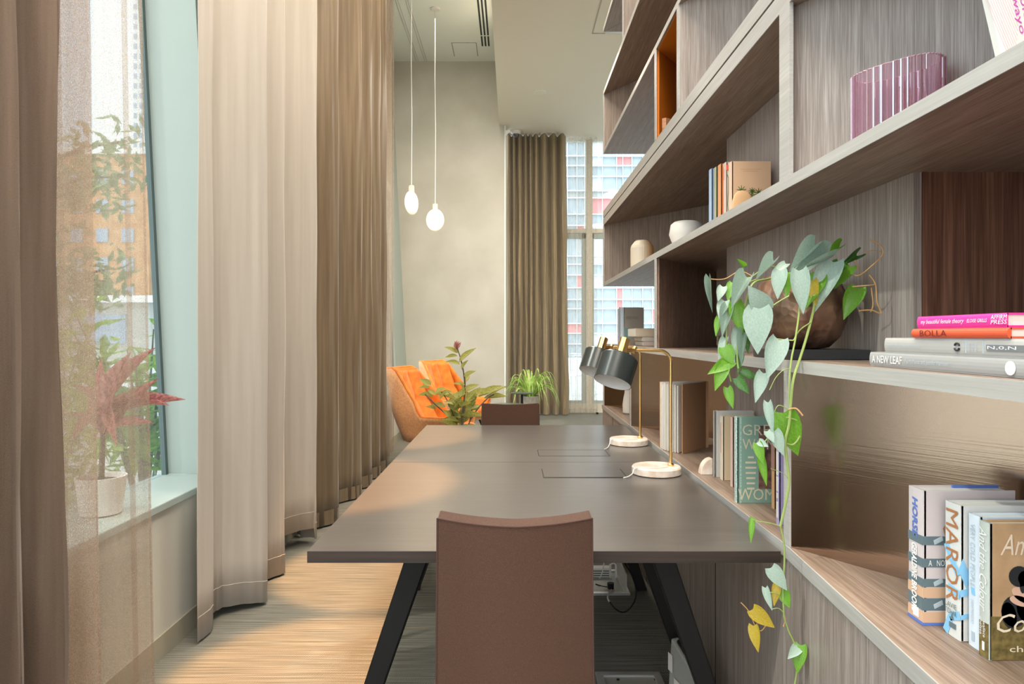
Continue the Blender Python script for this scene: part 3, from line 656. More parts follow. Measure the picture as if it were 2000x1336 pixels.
# stack lying on the plant shelf at the right
def flatbook(label, x0, yf, z0, dx, ln, th, cover, rnd=0, tilt=0):
    """book lying flat, spine along -X; yf = far end, runs towards the lens for ln"""
    r = thing('book', label, 'book', (x0, yf-ln/2, z0), 0, 'books stacked beside the potted plant')
    part('cover', MB().box(x0+.003, x0+dx, yf-ln, yf, z0, z0+.003).box(x0+.003, x0+dx, yf-ln, yf, z0+th-.003, z0+th), cover, r)
    sp = MB(); n = 8; secs = []
    for k in range(n+1):
        a = -PI/2+PI*k/n; secs.append((x0+.004+.0005-(.004+rnd)*math.cos(a), z0+th/2+math.sin(a)*th/2))
    vs = [(x, yf-ln, z) for x, z in secs]+[(x, yf, z) for x, z in secs]; m_ = n+1
    sp.add(vs, [(i+1, i, m_+i, m_+i+1) for i in range(n)]+[tuple(range(m_)), tuple(range(2*m_-1, m_-1, -1))])
    part('spine', sp, cover, r)
    part('pages', MB().box(x0+.006, x0+dx-.004, yf-ln+.003, yf-.003, z0+.003, z0+th-.003), M['paper'], r)
    return r
zs = Z['p1']+.0006
LT = dict(xd=(0, -1, 0), yd=(0, 0, 1))
xs_ = .727
lg = col('light_grey_cloth', (.34, .34, .33), .6); og = col('off_white_cloth', (.44, .425, .40), .6); orr = col('vermilion_cloth', (.74, .10, .04), .5); mg = col('magenta_cover', (.80, .045, .33), .45)
b = flatbook('light grey book with white capitals at the bottom of the shelf stack', xs_, 1.389, zs, .19, .44, .0285, lg)
lettering('A NEW LEAF', b, (xs_-.0006, 1.377, zs+.0075), w=.105, h=.0145, bold=.004, mat=white, **LT)
lettering('Pip McManus and Jennifer Harrison', b, (xs_-.0006, 1.262, zs+.0085), w=.125, h=.010, mat=gp, **LT)
part('emblem', MB().lathe([(.0105, 0), (.0105, .0006), (0, .0006)], (xs_-.0003, .995, zs+.014), 20, Matrix.Rotation(-PI/2, 3, 'Y')), white, b)
b = flatbook('off-white book second from the bottom of the shelf stack', xs_+.002, 1.337, zs+.0287, .18, .40, .0285, og)
lettering('WING LANE YU  Australian Porcelain', b, (xs_+.0014, 1.325, zs+.0287+.011), w=.105, h=.0062, mat=gp, **LT)
yq = 1.117
part('emblem', MB().tube([(xs_+.001, yq+.006*math.cos(a), zs+.043+.006*math.sin(a)) for a in [.4+k*.3 for k in range(9)]], .0016, 5).tube([(xs_+.001, yq+.006*math.cos(a), zs+.043+.006*math.sin(a)) for a in [3.5+k*.3 for k in range(9)]], .0016, 5), dkp, b)
part('rule', MB().box(xs_+.0012, xs_+.003, 1.096, 1.0966, zs+.034, zs+.054).box(xs_+.0012, xs_+.003, 1.056, 1.0566, zs+.034, zs+.054), gp, b)
for k, s in enumerate(('POWER', 'HOUSE', 'PRESS')): lettering(s, b, (xs_+.0014, 1.085-.0075*k, zs+.036), w=.015, h=.0045, mat=gp, xd=(0, 0, 1), yd=(0, 1, 0))
part('plate', MB().box(xs_+.0010, xs_+.003, .955, 1.048, zs+.0385, zs+.0475), col('mid_grey_print', (.18, .19, .20), .5), b)
lettering('N,0,N', b, (xs_+.0008, 1.045, zs+.0402), w=.060, h=.0056, mat=white, **LT)
b = flatbook('vermilion book with dark lettering, between the magenta book and the off-white book', xs_, 1.239, zs+.0574, .13, .24, .0162, orr, .003)
lettering('BOLLA', b, (xs_-.0030, 1.212, zs+.0574+.0025), w=.075, h=.011, bold=.004, mat=col('oxblood_print', (.16, .025, .015), .5), **LT)
b = flatbook('magenta paperback on top of the shelf stack', xs_, 1.226, zs+.0738, .13, .22, .0215, mg)
lettering('my beautiful female theory', b, (xs_-.0006, 1.213, zs+.0738+.006), w=.116, h=.0095, mat=white, shear=.35, **LT)
lettering('ELOISE GRILLS', b, (xs_-.0006, 1.090, zs+.0738+.0085), w=.046, h=.0055, mat=white, shear=.2, **LT)
for k, s in enumerate(('AFFIRM', 'PRESS')): lettering(s, b, (xs_-.0006, 1.036, zs+.0738+.0125-.0075*k), w=.035, h=.0065, mat=white, shear=.2, **LT)

# books behind the lamps on the low cabinet, near to far
def mid(label, u, Y, th, dx, h, cov, sp=None, x=None): return book(label, x if x else (u-CX)*Y/F, Y, zb, dx, th, h, cov, sp)
g_teal = col('teal_cloth', (.22, .36, .29), .5); mintsp = textured('mint_patterned_spine', (.30, .52, .46), (.62, .74, .68), 160, .5, lo=.45, hi=.55); gold = col('cream_gilt_print', (.62, .58, .42), .5)
b = mid('teal book with large cream capitals, behind the hanging vine', 1438.6, 2.162, .024, .185, .2725, g_teal, mintsp)
bx, by = b.location.x, 2.162
for s, z_, hh, xo, ww in (('GREAT', .215, .034, .018, .15), ('WOMEN', .170, .034, .018, .155), ('WOMEN', .010, .036, .004, .172)):
    lettering(s, b, (bx+xo, by-.0012, zb+z_), w=ww, h=hh, mat=gold, **CV)
for k, ww in enumerate((.018, .034, .034, .032, .028, .026, .024)):      # lines too small to read in the photograph
    part('print_line', MB().box(bx+.045-ww/2, bx+.045+ww/2, by-.0008, by+.001, zb+.142-.0165*k, zb+.148-.0165*k), gold, b)
part('picture', MB().box(bx+.070, bx+.160, by-.0006, by+.001, zb+.045, zb+.245), textured('dark_portrait_print', (.06, .035, .03), (.26, .13, .10), 40, .5), b)
part('groove', MB().box(bx+.012, bx+.0145, by-.0004, by+.001, zb, zb+.2725), mintsp, b)
b = mid('pinkish book with a red top edge, left of the teal book', 1430, 2.388, .024, .138, .245, col('blush_spine', (.74, .50, .42), .5))
part('top_edge', MB().box(.776, .906, 2.391, 2.409, zb+.2415, zb+.2425), rust, b)
part('print_line', MB().box(b.location.x-.0008, b.location.x+.002, 2.397, 2.404, zb+.035, zb+.12), gold, b)
b = mid('cream book with faint red spine print, second from the marble bookend', 1411, 2.50, .034, .13, .235, col('cream_cover', (.70, .56, .36), .5), col('ivory_spine', (.78, .68, .54), .5))
part('print_line', MB().box(b.location.x-.0008, b.location.x+.002, 2.512, 2.522, zb+.10, zb+.21), col('faded_red_print', (.70, .42, .32)), b)
b = mid('slim grey-white book with a black line, beside the marble bookend', 1395.5, 2.556, .020, .148, .248, col('grey_white_cover', (.62, .60, .56), .5))
part('line', MB().box(b.location.x-.0006, b.location.x+.003, 2.557, 2.5605, zb, zb+.248), M['black'], b)
b = book('orange-brown paperback wedged between the teal book and the lilac book', .800, 2.085, zb, .10, .022, .205, col('amber_cover', (.60, .34, .16), .5))
part('band', MB().box(.7994, .803, 2.087, 2.106, zb+.115, zb+.200), col('mauve_print', (.40, .20, .17), .5), b)
b = book('lilac paperback with white spine print at the oak upright', .744, 1.906, zb, .13, .018, .215, col('lilac_cover', (.46, .38, .66), .5))
for z0_, z1_ in ((.14, .205), (.095, .135), (.075, .09), (.02, .065)): part('print_line', MB().box(.7432, .746, 1.909, 1.919, zb+z0_, zb+z1_), white, b)
# marble bookend
m_ = MB()
arc = [(.765+.045*math.cos(a), zb+.062*math.sin(a)) for a in [PI/2+PI/2*k/10 for k in range(11)]]+[(.765, zb)]
vs = [(x, 2.60, z) for x, z in arc]+[(x, 2.64, z) for x, z in arc]; n_ = len(arc)
m_.add(vs, [tuple(range(n_)), tuple(range(2*n_-1, n_-1, -1))]+[(i, n_+i, n_+(i+1) % n_, (i+1) % n_) for i in range(n_)])
solo('bookend', 'small rounded marble bookend at the left of the book row', 'bookend', m_, M['marble'], bevel=.002)
# fanned book
fb = thing('open_book', 'tall book standing fanned open with white pages and a tan cover', 'book', (.92, 3.26, zb))
hh = .312; sp_ = Vector((.925, 3.262))
tips = [Vector((.70, 3.215)), Vector((.695, 3.185)), Vector((.698, 3.16)), Vector((.703, 3.14)), Vector((.710, 3.12)), Vector((.718, 3.105)), Vector((.726, 3.09)), Vector((.735, 3.078)), Vector((.745, 3.068))]
for k, tpt in enumerate(tips):
    d = (tpt-sp_); nrm = Vector((d.y, -d.x)).normalized(); pts = [sp_+d*t_+nrm*(.012*math.sin(PI*t_)) for t_ in [j/8 for j in range(9)]]
    rows = [[(p.x, p.y, zb+z_) for p in pts] for z_ in (.003, hh-.004*(k % 3))]
    part('page', MB().grid(rows), M['paper'] if k % 2 else col('white_page', (.80, .78, .76), .8), fb, solid=.003)
part('cover', MB().plate((.7636, 3.057), (.918, 3.232), -.003, zb, zb+hh), col('tan_board', (.50, .28, .15), .6), fb, label='tan front cover')
part('cover', MB().plate((.70, 3.232), (.918, 3.275), -.003, zb, zb+hh), col('tan_board', (.50, .28, .15), .6), fb)
part('spine', MB().box(.918, .93, 3.228, 3.278, zb, zb+hh), col('tan_board', (.50, .28, .15), .6), fb)
# small white vase at the far end
t = thing('vase', 'slim white vase at the far end of the low cabinet', 'vase', (.80, 4.62, zb))
part('body', MB().lathe([(.035, 0), (.05, .01), (.052, .06), (.045, .11), (.038, .14), (.036, .19), (.032, .19), (.03, .05), (0, .05)], (.80, 4.62, zb)), M['ceramic'], t, smooth=True)
part('foot', MB().lathe([(.037, 0), (.037, .006), (0, .006)], (.80, 4.62, zb)), M['ceramic'], t)

# books at the far end of the plant shelf
def fb_(label, x, Y, dx, th, h, c, s=None): return book(label, x, Y, Z['p1']+.0005, dx, th, h, c, s)
b = fb_('taupe book facing out at the far end of the plant shelf', .772, 4.72, .140, .02, .255, col('taupe_cover', (.36, .32, .27), .5), col('pale_grey_spine', (.60, .64, .66), .5))
lettering('HERITAGE', b, (.785, 4.718, Z['p1']+.175), w=.085, h=.018, mat=col('brown_print', (.22, .19, .16), .5), **CV)
part('label', MB().box(.774, .822, 4.7192, 4.7205, Z['p1']+.01, Z['p1']+.115), col('sea_green_print', (.20, .34, .32), .5), b)
fb_('pale blue magazine behind the taupe book', .745, 4.745, .14, .012, .257, col('powder_blue_cover', (.58, .66, .74), .5))
fb_('white magazine behind the taupe book, against the window light', .738, 4.762, .14, .012, .250, col('white_cover', (.78, .78, .78), .5))
z_ = Z['p1']+.0005
for lab, th, xo, c in (('bottom book of the small stack beside the red-brown panel', .026, .045, col('dusty_beige_cover', (.52, .44, .38), .6)),
                       ('middle book of the small stack beside the red-brown panel', .026, .040, col('stone_cover', (.50, .46, .40), .6)),
                       ('thick top book of the small stack beside the red-brown panel', .050, .0, col('buff_cover', (.50, .42, .31), .6))):
    r = thing('book', lab, 'book', (.84, 4.2, z_), 0, 'books lying at the far end of the plant shelf'); xa = .724+xo
    part('cover', MB().box(xa, .96, 4.0, 4.003, z_+.002, z_+th-.002).box(xa+.003, .96, 4.0, 4.26, z_, z_+.003).box(xa+.003, .96, 4.0, 4.26, z_+th-.003, z_+th), c, r)
    part('pages', MB().box(xa-.001, .955, 4.004, 4.255, z_+.003, z_+th-.003), M['paper'], r)
    z_ += th+.0005
# small pile seen through the slot behind the red-brown panel
z_ = Z['p1']+.0005
for lab, c in (('lower book lying in the slot behind the red-brown panel', orr), ('upper book lying in the slot behind the red-brown panel', col('cream_cover', (.7, .56, .36)))):
    r = thing('book', lab, 'book', (1.33, 4.3, z_), 0, 'books lying in the slot')
    part('cover', MB().box(1.27, 1.41, 4.2, 4.203, z_+.001, z_+.029).box(1.27, 1.41, 4.2, 4.42, z_, z_+.003).box(1.27, 1.41, 4.2, 4.42, z_+.027, z_+.03), c, r)
    part('pages', MB().box(1.275, 1.405, 4.204, 4.415, z_+.003, z_+.027), M['paper'], r); z_ += .0305

# things on the shelf above (behind the mid shelf's edge)
zm = Z['m1']+.0005
for lab, u, Y, th, h, cc, ss in (('powder blue hardback, leftmost in the row under the thick shelf', 1389, 2.60, .034, .235, (.26, .36, .52), (.36, .48, .66)),
                                 ('olive green paperback beside the powder blue hardback', 1398, 2.545, .028, .228, (.30, .28, .10), (.42, .44, .30)),
                                 ('orange book in the row under the thick shelf', 1407, 2.50, .034, .228, (.80, .26, .06), (.85, .36, .16)),
                                 ('pink dotted book in the row under the thick shelf', 1417.5, 2.45, .034, .222, (.74, .52, .44), (.76, .58, .50)),
                                 ('cream book with a branch drawn on its spine', 1425, 2.385, .030, .200, (.74, .55, .40), (.78, .64, .50))):
    x = (u-CX)*Y/F
    b = book(lab, x, Y, zm, .138, th, h, col(lab[:12]+'_cover', cc), col(lab[:12]+'_spine', ss))
    if 'dotted' in lab:
        part('dots', MB().box(x-.0006, x+.002, Y+.030, Y+.032, zm+.01, zm+h-.01).box(x-.0006, x+.002, Y+.02, Y+.022, zm+.16, zm+.2), orr, b)
        part('top_edge', MB().box(x+.004, x+.136, Y+.004, Y+.03, zm+h-.0045, zm+h-.003), orr, b)
    if 'branch' in lab:
        part('drawing', MB().tube([(x-.0005, Y+.020, zm+.165), (x-.0005, Y+.010, zm+.15), (x-.0005, Y+.012, zm+.10), (x-.0005, Y+.018, zm+.06), (x-.0005, Y+.012, zm+.03)], .0014, 4), M['leaf_dark'], b)
        part('drawing', MB().tube([(x-.0005, Y+.012, zm+.03), (x-.0005, Y+.012, zm+.012)], .006, 5), orr, b)
        part('drawing', MB().tube([(x-.0005, Y+.015, zm+.198), (x-.0005, Y+.015, zm+.18)], .006, 5), orr, b)
# book with a palm landscape facing out
Y = 2.30; x = .739
b = book('book showing palms in a sandy landscape, facing the desk under the thick shelf', x, Y, zm, .134, .032, .186, col('sand_cover', (.66, .42, .26), .5), col('sand_spine', (.78, .58, .44), .5))
part('landscape', MB().box(x+.012, x+.118, Y-.0005, Y+.001, zm, zm+.075), textured('scrub_print', (.16, .13, .03), (.42, .36, .12), 60, .6), b)
for px, pz, r_ in ((.034, .088, .017), (.070, .085, .013), (.092, .080, .016)):
    for k in range(9):
        a = 2*PI*k/9+.2; part('palm', MB().tube([(x+px, Y-.001, zm+pz), (x+px+r_*math.cos(a), Y-.001, zm+pz+r_*math.sin(a))], [.0022, .0006], 4), M['leaf_dark'], b)
    part('palm', MB().tube([(x+px, Y-.001, zm+pz), (x+px, Y-.001, zm+pz-.03)], .0012, 4), M['leaf_dark'], b)
part('rule', MB().box(x+.03, x+.10, Y-.0004, Y+.001, zm+.158, zm+.1586).box(x+.04, x+.09, Y-.0004, Y+.001, zm+.152, zm+.1526), rust, b)
part('rock', MB().lathe([(.034, 0), (.036, .02), (.034, .05), (.028, .07), (.016, .083), (0, .087)], (x+.035, Y-.006, zm), 20, sy=.16), col('sandstone_print', (.70, .43, .22), .6), b, smooth=True)
# cream jar and white bowl
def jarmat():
    m, t, p = new_mat('cream_glaze_painted_reflection'); setp(p, rough=.4); n, L = t.nodes, t.links
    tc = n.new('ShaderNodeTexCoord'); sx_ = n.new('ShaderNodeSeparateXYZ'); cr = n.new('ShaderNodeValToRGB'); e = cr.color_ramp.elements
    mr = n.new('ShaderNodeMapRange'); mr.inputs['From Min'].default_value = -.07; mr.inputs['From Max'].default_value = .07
    e[0].position = .25; e[0].color = (.80, .72, .58, 1); e[1].position = .95; e[1].color = (.85, .38, .08, 1); q = e.new(.6); q.color = (.72, .56, .38, 1)  # orange towards the right is reflected light painted into the glaze colour
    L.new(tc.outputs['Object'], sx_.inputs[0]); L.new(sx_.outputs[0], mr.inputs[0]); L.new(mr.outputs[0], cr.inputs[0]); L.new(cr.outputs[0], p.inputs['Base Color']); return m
t = thing('jar', 'rounded cream jar with painted-on orange reflection at the far end of the shelf', 'jar', (.80, 4.2, zm))
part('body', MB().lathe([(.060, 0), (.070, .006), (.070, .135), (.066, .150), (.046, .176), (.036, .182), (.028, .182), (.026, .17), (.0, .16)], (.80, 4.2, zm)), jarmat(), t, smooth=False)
part('rim', MB().lathe([(.036, .180), (.040, .183), (.030, .184), (.028, .180)], (.80, 4.2, zm)), M['ceramic'], t)
t = thing('bowl', 'white flared bowl on the shelf left of the powder blue hardback', 'bowl', (.885, 3.40, zm))
part('body', MB().lathe([(.048, 0), (.084, .10), (.076, .150), (.060, .163), (.052, .165), (.045, .16), (.03, .03), (0, .02)], (.868, 3.40, zm), 32), M['ceramic'], t, smooth=True)
part('foot', MB().lathe([(.05, 0), (.05, .006), (0, .006)], (.868, 3.40, zm)), M['ceramic'], t)
# pink ribbed glass vase
VX, VY = .827, 1.468
t = thing('glass_vase', 'pink ribbed glass vase on the long middle shelf', 'vase', (VX, VY, zm))
n = 264; ring = []
for k in range(n):
    a = 2*PI*k/n; rr = 1+.026*math.cos(a*44); c_, s_ = math.cos(a), math.sin(a); e_ = .75
    q_ = rr*.092*math.copysign(abs(c_)**e_, c_); w_ = rr*.050*math.copysign(abs(s_)**e_, s_)
    ring.append((VX+q_*.57-w_*.82, VY-q_*.82-w_*.57))
inn = [(VX+(x-VX)*.94, VY+(y-VY)*.94) for x, y in ring]
m_ = MB(); vs = [(x, y, zm) for x, y in ring]+[(x, y, zm+.172) for x, y in ring]+[(x, y, zm+.172) for x, y in inn]+[(x, y, zm+.012) for x, y in inn]
fs = []
for q in range(3): fs += [(q*n+k, q*n+(k+1) % n, (q+1)*n+(k+1) % n, (q+1)*n+k) for k in range(n)]
fs += [tuple(range(n-1, -1, -1)), tuple(3*n+k for k in range(n))]
m_.add(vs, fs); part('body', m_, M['pink_glass'], t)
part('rim', MB().tube([(x, y, zm+.172) for x, y in [((a[0]+b_[0])/2, (a[1]+b_[1])/2) for a, b_ in zip(ring, inn)]]+[((ring[0][0]+inn[0][0])/2, (ring[0][1]+inn[0][1])/2, zm+.172)], .0012, 5), plain('pink_glass_rim', (.62, .40, .46), .15), t, smooth=True)
# leaning book top right, built round its lower left corner
def leaning():
    r = thing('book', 'white book with purple lettering leaning on the middle shelf at the upper right', 'book', (.707, .985, zm))
    a = math.radians(13); rot = Matrix.Rotation(-a, 3, 'Y')
    def tr(m_): m_.v = [tuple(rot @ Vector(v)) for v in m_.v]; return m_
    cvm = col('fine_lined_cover', (.78, .75, .70), .6)
    part('cover', tr(MB().box(0, .15, 0, .003, 0, .26).box(0, .15, .010, .012, 0, .26).box(0, .003, .003, .010, 0, .26)), cvm, r, world=False)
    part('pages', tr(MB().box(.004, .147, .003, .010, .003, .257)), M['paper'], r, world=False)
    pk = col('purple_print', (.56, .08, .42), .5); fine = col('pale_pink_line', (.76, .58, .58), .6)
    ln_ = MB()
    for k in range(16): ln_.obox((.003+.0022*k, -.0004, .04+.0065*k), (.0004, 0, 0), (0, .0003, 0), (-.010, 0, .06))
    part('drawing', tr(ln_), fine, r, world=False)
    xd = rot @ Vector((0, 0, -1)); yd = rot @ Vector((1, 0, 0))
    for s, xo, zt_, w_ in (('NoViolet', .0435, .134, .098), ('Bulawayo', .0300, .128, .102)):
        o = rot @ Vector((xo, -.0006, zt_))
        lettering(s, r, o, xd, yd, w_, .0115, pk, off=(0, 0, 0))
    r.location.z = zm+.0005
    return r
leaning()
# boxes in the orange compartment
zt_ = Z['t1']+.0005
dv = Vector((.59, .807)); nv = Vector((.807, -.59))
for lab, hh_, c, dd in (('lower tan leather box in the orange compartment', .045, (.38, .15, .05), .0), ('upper tan leather box in the orange compartment', .046, (.46, .22, .11), .004)):
    a = Vector((.712, 3.255)); p = [a+dv*.01, a+dv*.26, a+dv*.26+nv*.10, a+dv*.01+nv*.02]
    r = thing('storage_box', lab, 'box', (p[0].x, p[0].y, zt_), 0, 'boxes in the orange compartment')
    part('body', MB().prism([tuple(q) for q in p], zt_, zt_+hh_*.6), col(lab[:9]+'_leather', c, .5), r)
    part('lid', MB().prism([tuple(q+(q-p[0])*.01) for q in p], zt_+hh_*.62, zt_+hh_), col(lab[:9]+'_leather', c, .5), r)
    zt_ += hh_+.0005

# ------------------------------------------------------------------ leaves
def leaf_mesh(name, mat, prof, cup=.12, droop=.15, nt_=9, na=4, lobes=0.0):
    """unit leaf along +Y, faces +Z; prof(t) = half width"""
    rows = []
    for i in range(nt_+1):
        t_ = i/nt_; w_ = prof(t_); row = []
        for j in range(-na, na+1):
            a = j/na; y = t_-lobes*(abs(a)**1.5)*max(0, 1-t_*2.2)
            z = cup*w_*a*a-droop*t_*t_ - .015*math.cos(abs(a)*PI*3)*w_
            row.append((w_*a, y, z))
        rows.append(row)
    return MB().grid([r[::-1] for r in rows]).mesh(name, mat, True)
heart = lambda t_: .5*(max(0.0, math.sin(PI*min(1, t_*.92+.08)**.62)))**.9*(1-.15*t_) if t_ < 1 else .004
lance = lambda t_: .5*math.sin(PI*(t_*.97+.015)**.8)
LM = {k: leaf_mesh('leaf', M[k], heart, lobes=.10) for k in ('leaf_silver', 'leaf_green', 'leaf_dark', 'leaf_yellow')}
LM2 = {k: leaf_mesh('leaf', M[k], heart, cup=1.1, droop=.05, lobes=.08) for k in ('leaf_silver', 'leaf_green', 'leaf_dark', 'leaf_yellow')}
LL = {k: leaf_mesh('leaf', M[k], lance, cup=.35, droop=.12, nt_=7, na=2) for k in ('leaf_olive', 'leaf_pink', 'leaf_dark', 'leaf_out', 'leaf_spider')}
def put_leaf(me, par, base, tip, w, nrm=(-.5, -.8, .25), label=None):
    o = bpy.data.objects.new('leaf', me); C.objects.link(o); o.parent = par
    base, tip = Vector(base), Vector(tip); y = tip-base; L_ = y.length; y.normalize()
    n_ = Vector(nrm); n_ = (n_-y*n_.dot(y)).normalized(); x = y.cross(n_)
    o.matrix_local = Matrix.Translation(base-root_of(par).location) @ Matrix((x*w, y*L_, n_*L_)).transposed().to_4x4()
    return o
# potted philodendron on its slate tray
tr_ = thing('tray', 'dark slate slab under the copper plant pot', 'tray', (.80, 1.86, Z['p1']))
part('slab', MB().box(.703, .905, 1.72, 1.99, Z['p1']+.0005, Z['p1']+.026), M['dark_tray'], tr_, bevel=.002)
part('foot', MB().box(.72, .89, 1.74, 1.97, Z['p1']+.0003, Z['p1']+.002), M['black'], tr_)
pt = thing('potted_philodendron', 'trailing heart-leaf plant in a hammered copper bowl, vines hanging past the shelves', 'plant', (.783, 1.86, Z['p1']+.0265))
zp = Z['p1']+.0265
part('pot', MB().lathe([(.050, 0), (.074, .004), (.100, .03), (.118, .075), (.122, .11), (.115, .15), (.100, .185), (.094, .195), (.088, .19), (.10, .15), (.10, .14), (.0, .14)], (.783, 1.86, zp), 40), M['hammered'], pt, smooth=True)
part('soil', MB().lathe([(.097, .139), (.09, .16), (.05, .168), (.0, .17)], (.783, 1.86, zp), 24), M['soil'], pt, smooth=True)
def vine(pts, r, mat=M['stem'], name='stem'):
    return part(name, MB().tube(spline([P(*p) for p in pts], 5), r, 6), mat, pt, smooth=True)
yv = 1.60
vine([(1575, 545, 1.86), (1592, 560, 1.76), (1590, 600, 1.69), (1575, 660, 1.66), (1561, 705, 1.63), (1550, 740, yv), (1545, 785, yv), (1541, 830, yv), (1534, 862, yv), (1537, 900, yv), (1541, 930, yv), (1541, 948, yv), (1533, 990, yv), (1524, 1028, yv)], .0032)
vine([(1524, 1028, yv), (1531, 1060, yv), (1532, 1100, yv), (1529, 1150, yv), (1531, 1205, yv)], .0022)
vine([(1531, 1205, yv), (1540, 1232, yv), (1553, 1262, yv), (1557, 1300, yv), (1551, 1345, yv)], .0020)
vine([(1560, 540, 1.84), (1562, 570, 1.75), (1561, 608, 1.68), (1553, 665, 1.64), (1546, 700, 1.62), (1542, 740, yv), (1541, 790, yv+.004)], .0022)
vine([(1583, 630, 1.67), (1562, 645, 1.66), (1550, 665, 1.64)], .0016)
vine([(1550, 665, 1.64), (1534, 664, 1.65), (1517, 662, 1.66)], .0016)
vine([(1541, 578, 1.68), (1520, 590, 1.68), (1497, 606, 1.68)], .0018)
vine([(1545, 535, 1.84), (1500, 545, 1.80), (1470, 555, 1.76), (1455, 600, 1.74), (1445, 640, 1.74), (1440, 690, 1.74), (1442, 720, 1.74)], .003)
vine([(1480, 545, 1.80), (1440, 560, 1.78), (1424, 575, 1.77), (1420, 640, 1.76), (1418, 700, 1.76), (1428, 745, 1.76)], .0022)
vine([(1540, 530, 1.82), (1500, 520, 1.80), (1465, 542, 1.78), (1440, 537, 1.78)], .0016)
vine([(1470, 540, 1.79), (1445, 530, 1.8), (1415, 545, 1.8), (1385, 545, 1.8)], .0014, M['root'], 'aerial_root')
vine([(1540, 800, yv), (1520, 792, yv), (1510, 815, yv), (1512, 835, yv)], .0012)
vine([(1536, 815, yv), (1553, 820, yv), (1563, 826, yv), (1563, 850, yv), (1550, 868, yv), (1535, 866, yv)], .002)
vine([(1528, 852, yv), (1505, 852, yv), (1490, 868, yv)], .0016)
vine([(1528, 850, yv), (1535, 872, yv), (1537, 885, yv)], .0014)
vine([(1540, 800, yv), (1555, 798, 1.59), (1568, 812, 1.58)], .002, M['root'], 'aerial_root')
vine([(1543, 940, yv), (1530, 925, yv), (1505, 915, yv)], .0008)
vine([(1524, 1028, yv), (1505, 1022, yv), (1480, 1018, yv), (1470, 1015, yv)], .0013)
vine([(1529, 1195, yv), (1520, 1188, yv), (1507, 1190, yv)], .0012)
vine([(1526, 1172, yv), (1518, 1160, yv), (1504, 1157, yv)], .0012)
vine([(1498, 1218, yv), (1487, 1232, yv), (1476, 1225, yv), (1463, 1195, yv), (1447, 1177, yv)], .0012, M['root'], 'aerial_root')
vine([(1531, 1200, yv), (1534, 1210, yv), (1530, 1224, yv)], .0014, M['root'], 'aerial_root')
vine([(1545, 720, yv), (1530, 723, yv), (1515, 738, yv), (1503, 762, yv)], .0010)
# dry runners at the right
vine([(1640, 530, 1.80), (1665, 537, 1.70), (1680, 537, 1.66), (1702, 520, 1.625), (1724, 497, 1.625), (1718, 478, 1.625), (1698, 468, 1.625)], .0018, M['root'], 'aerial_root')
vine([(1722, 492, 1.625), (1705, 489, 1.625), (1689, 493, 1.625)], .001, M['root'], 'aerial_root')
vine([(1681, 537, 1.72), (1675, 520, 1.71), (1669, 508, 1.71)], .0014, M['root'], 'aerial_root')
vine([(1665, 560, 1.66), (1690, 558, 1.625), (1709, 556, 1.625)], .0016, M['root'], 'aerial_root')
vine([(1698, 537, 1.625), (1710, 556, 1.625), (1713, 590, 1.625), (1721, 612, 1.625), (1702, 606, 1.625), (1678, 607, 1.625)], .0018, M['root'], 'aerial_root')
vine([(1702, 562, 1.625), (1705, 595, 1.625), (1700, 610, 1.625)], .0014, M['root'], 'aerial_root')
vine([(1640, 545, 1.78), (1655, 560, 1.74), (1672, 565, 1.72)], .0016)
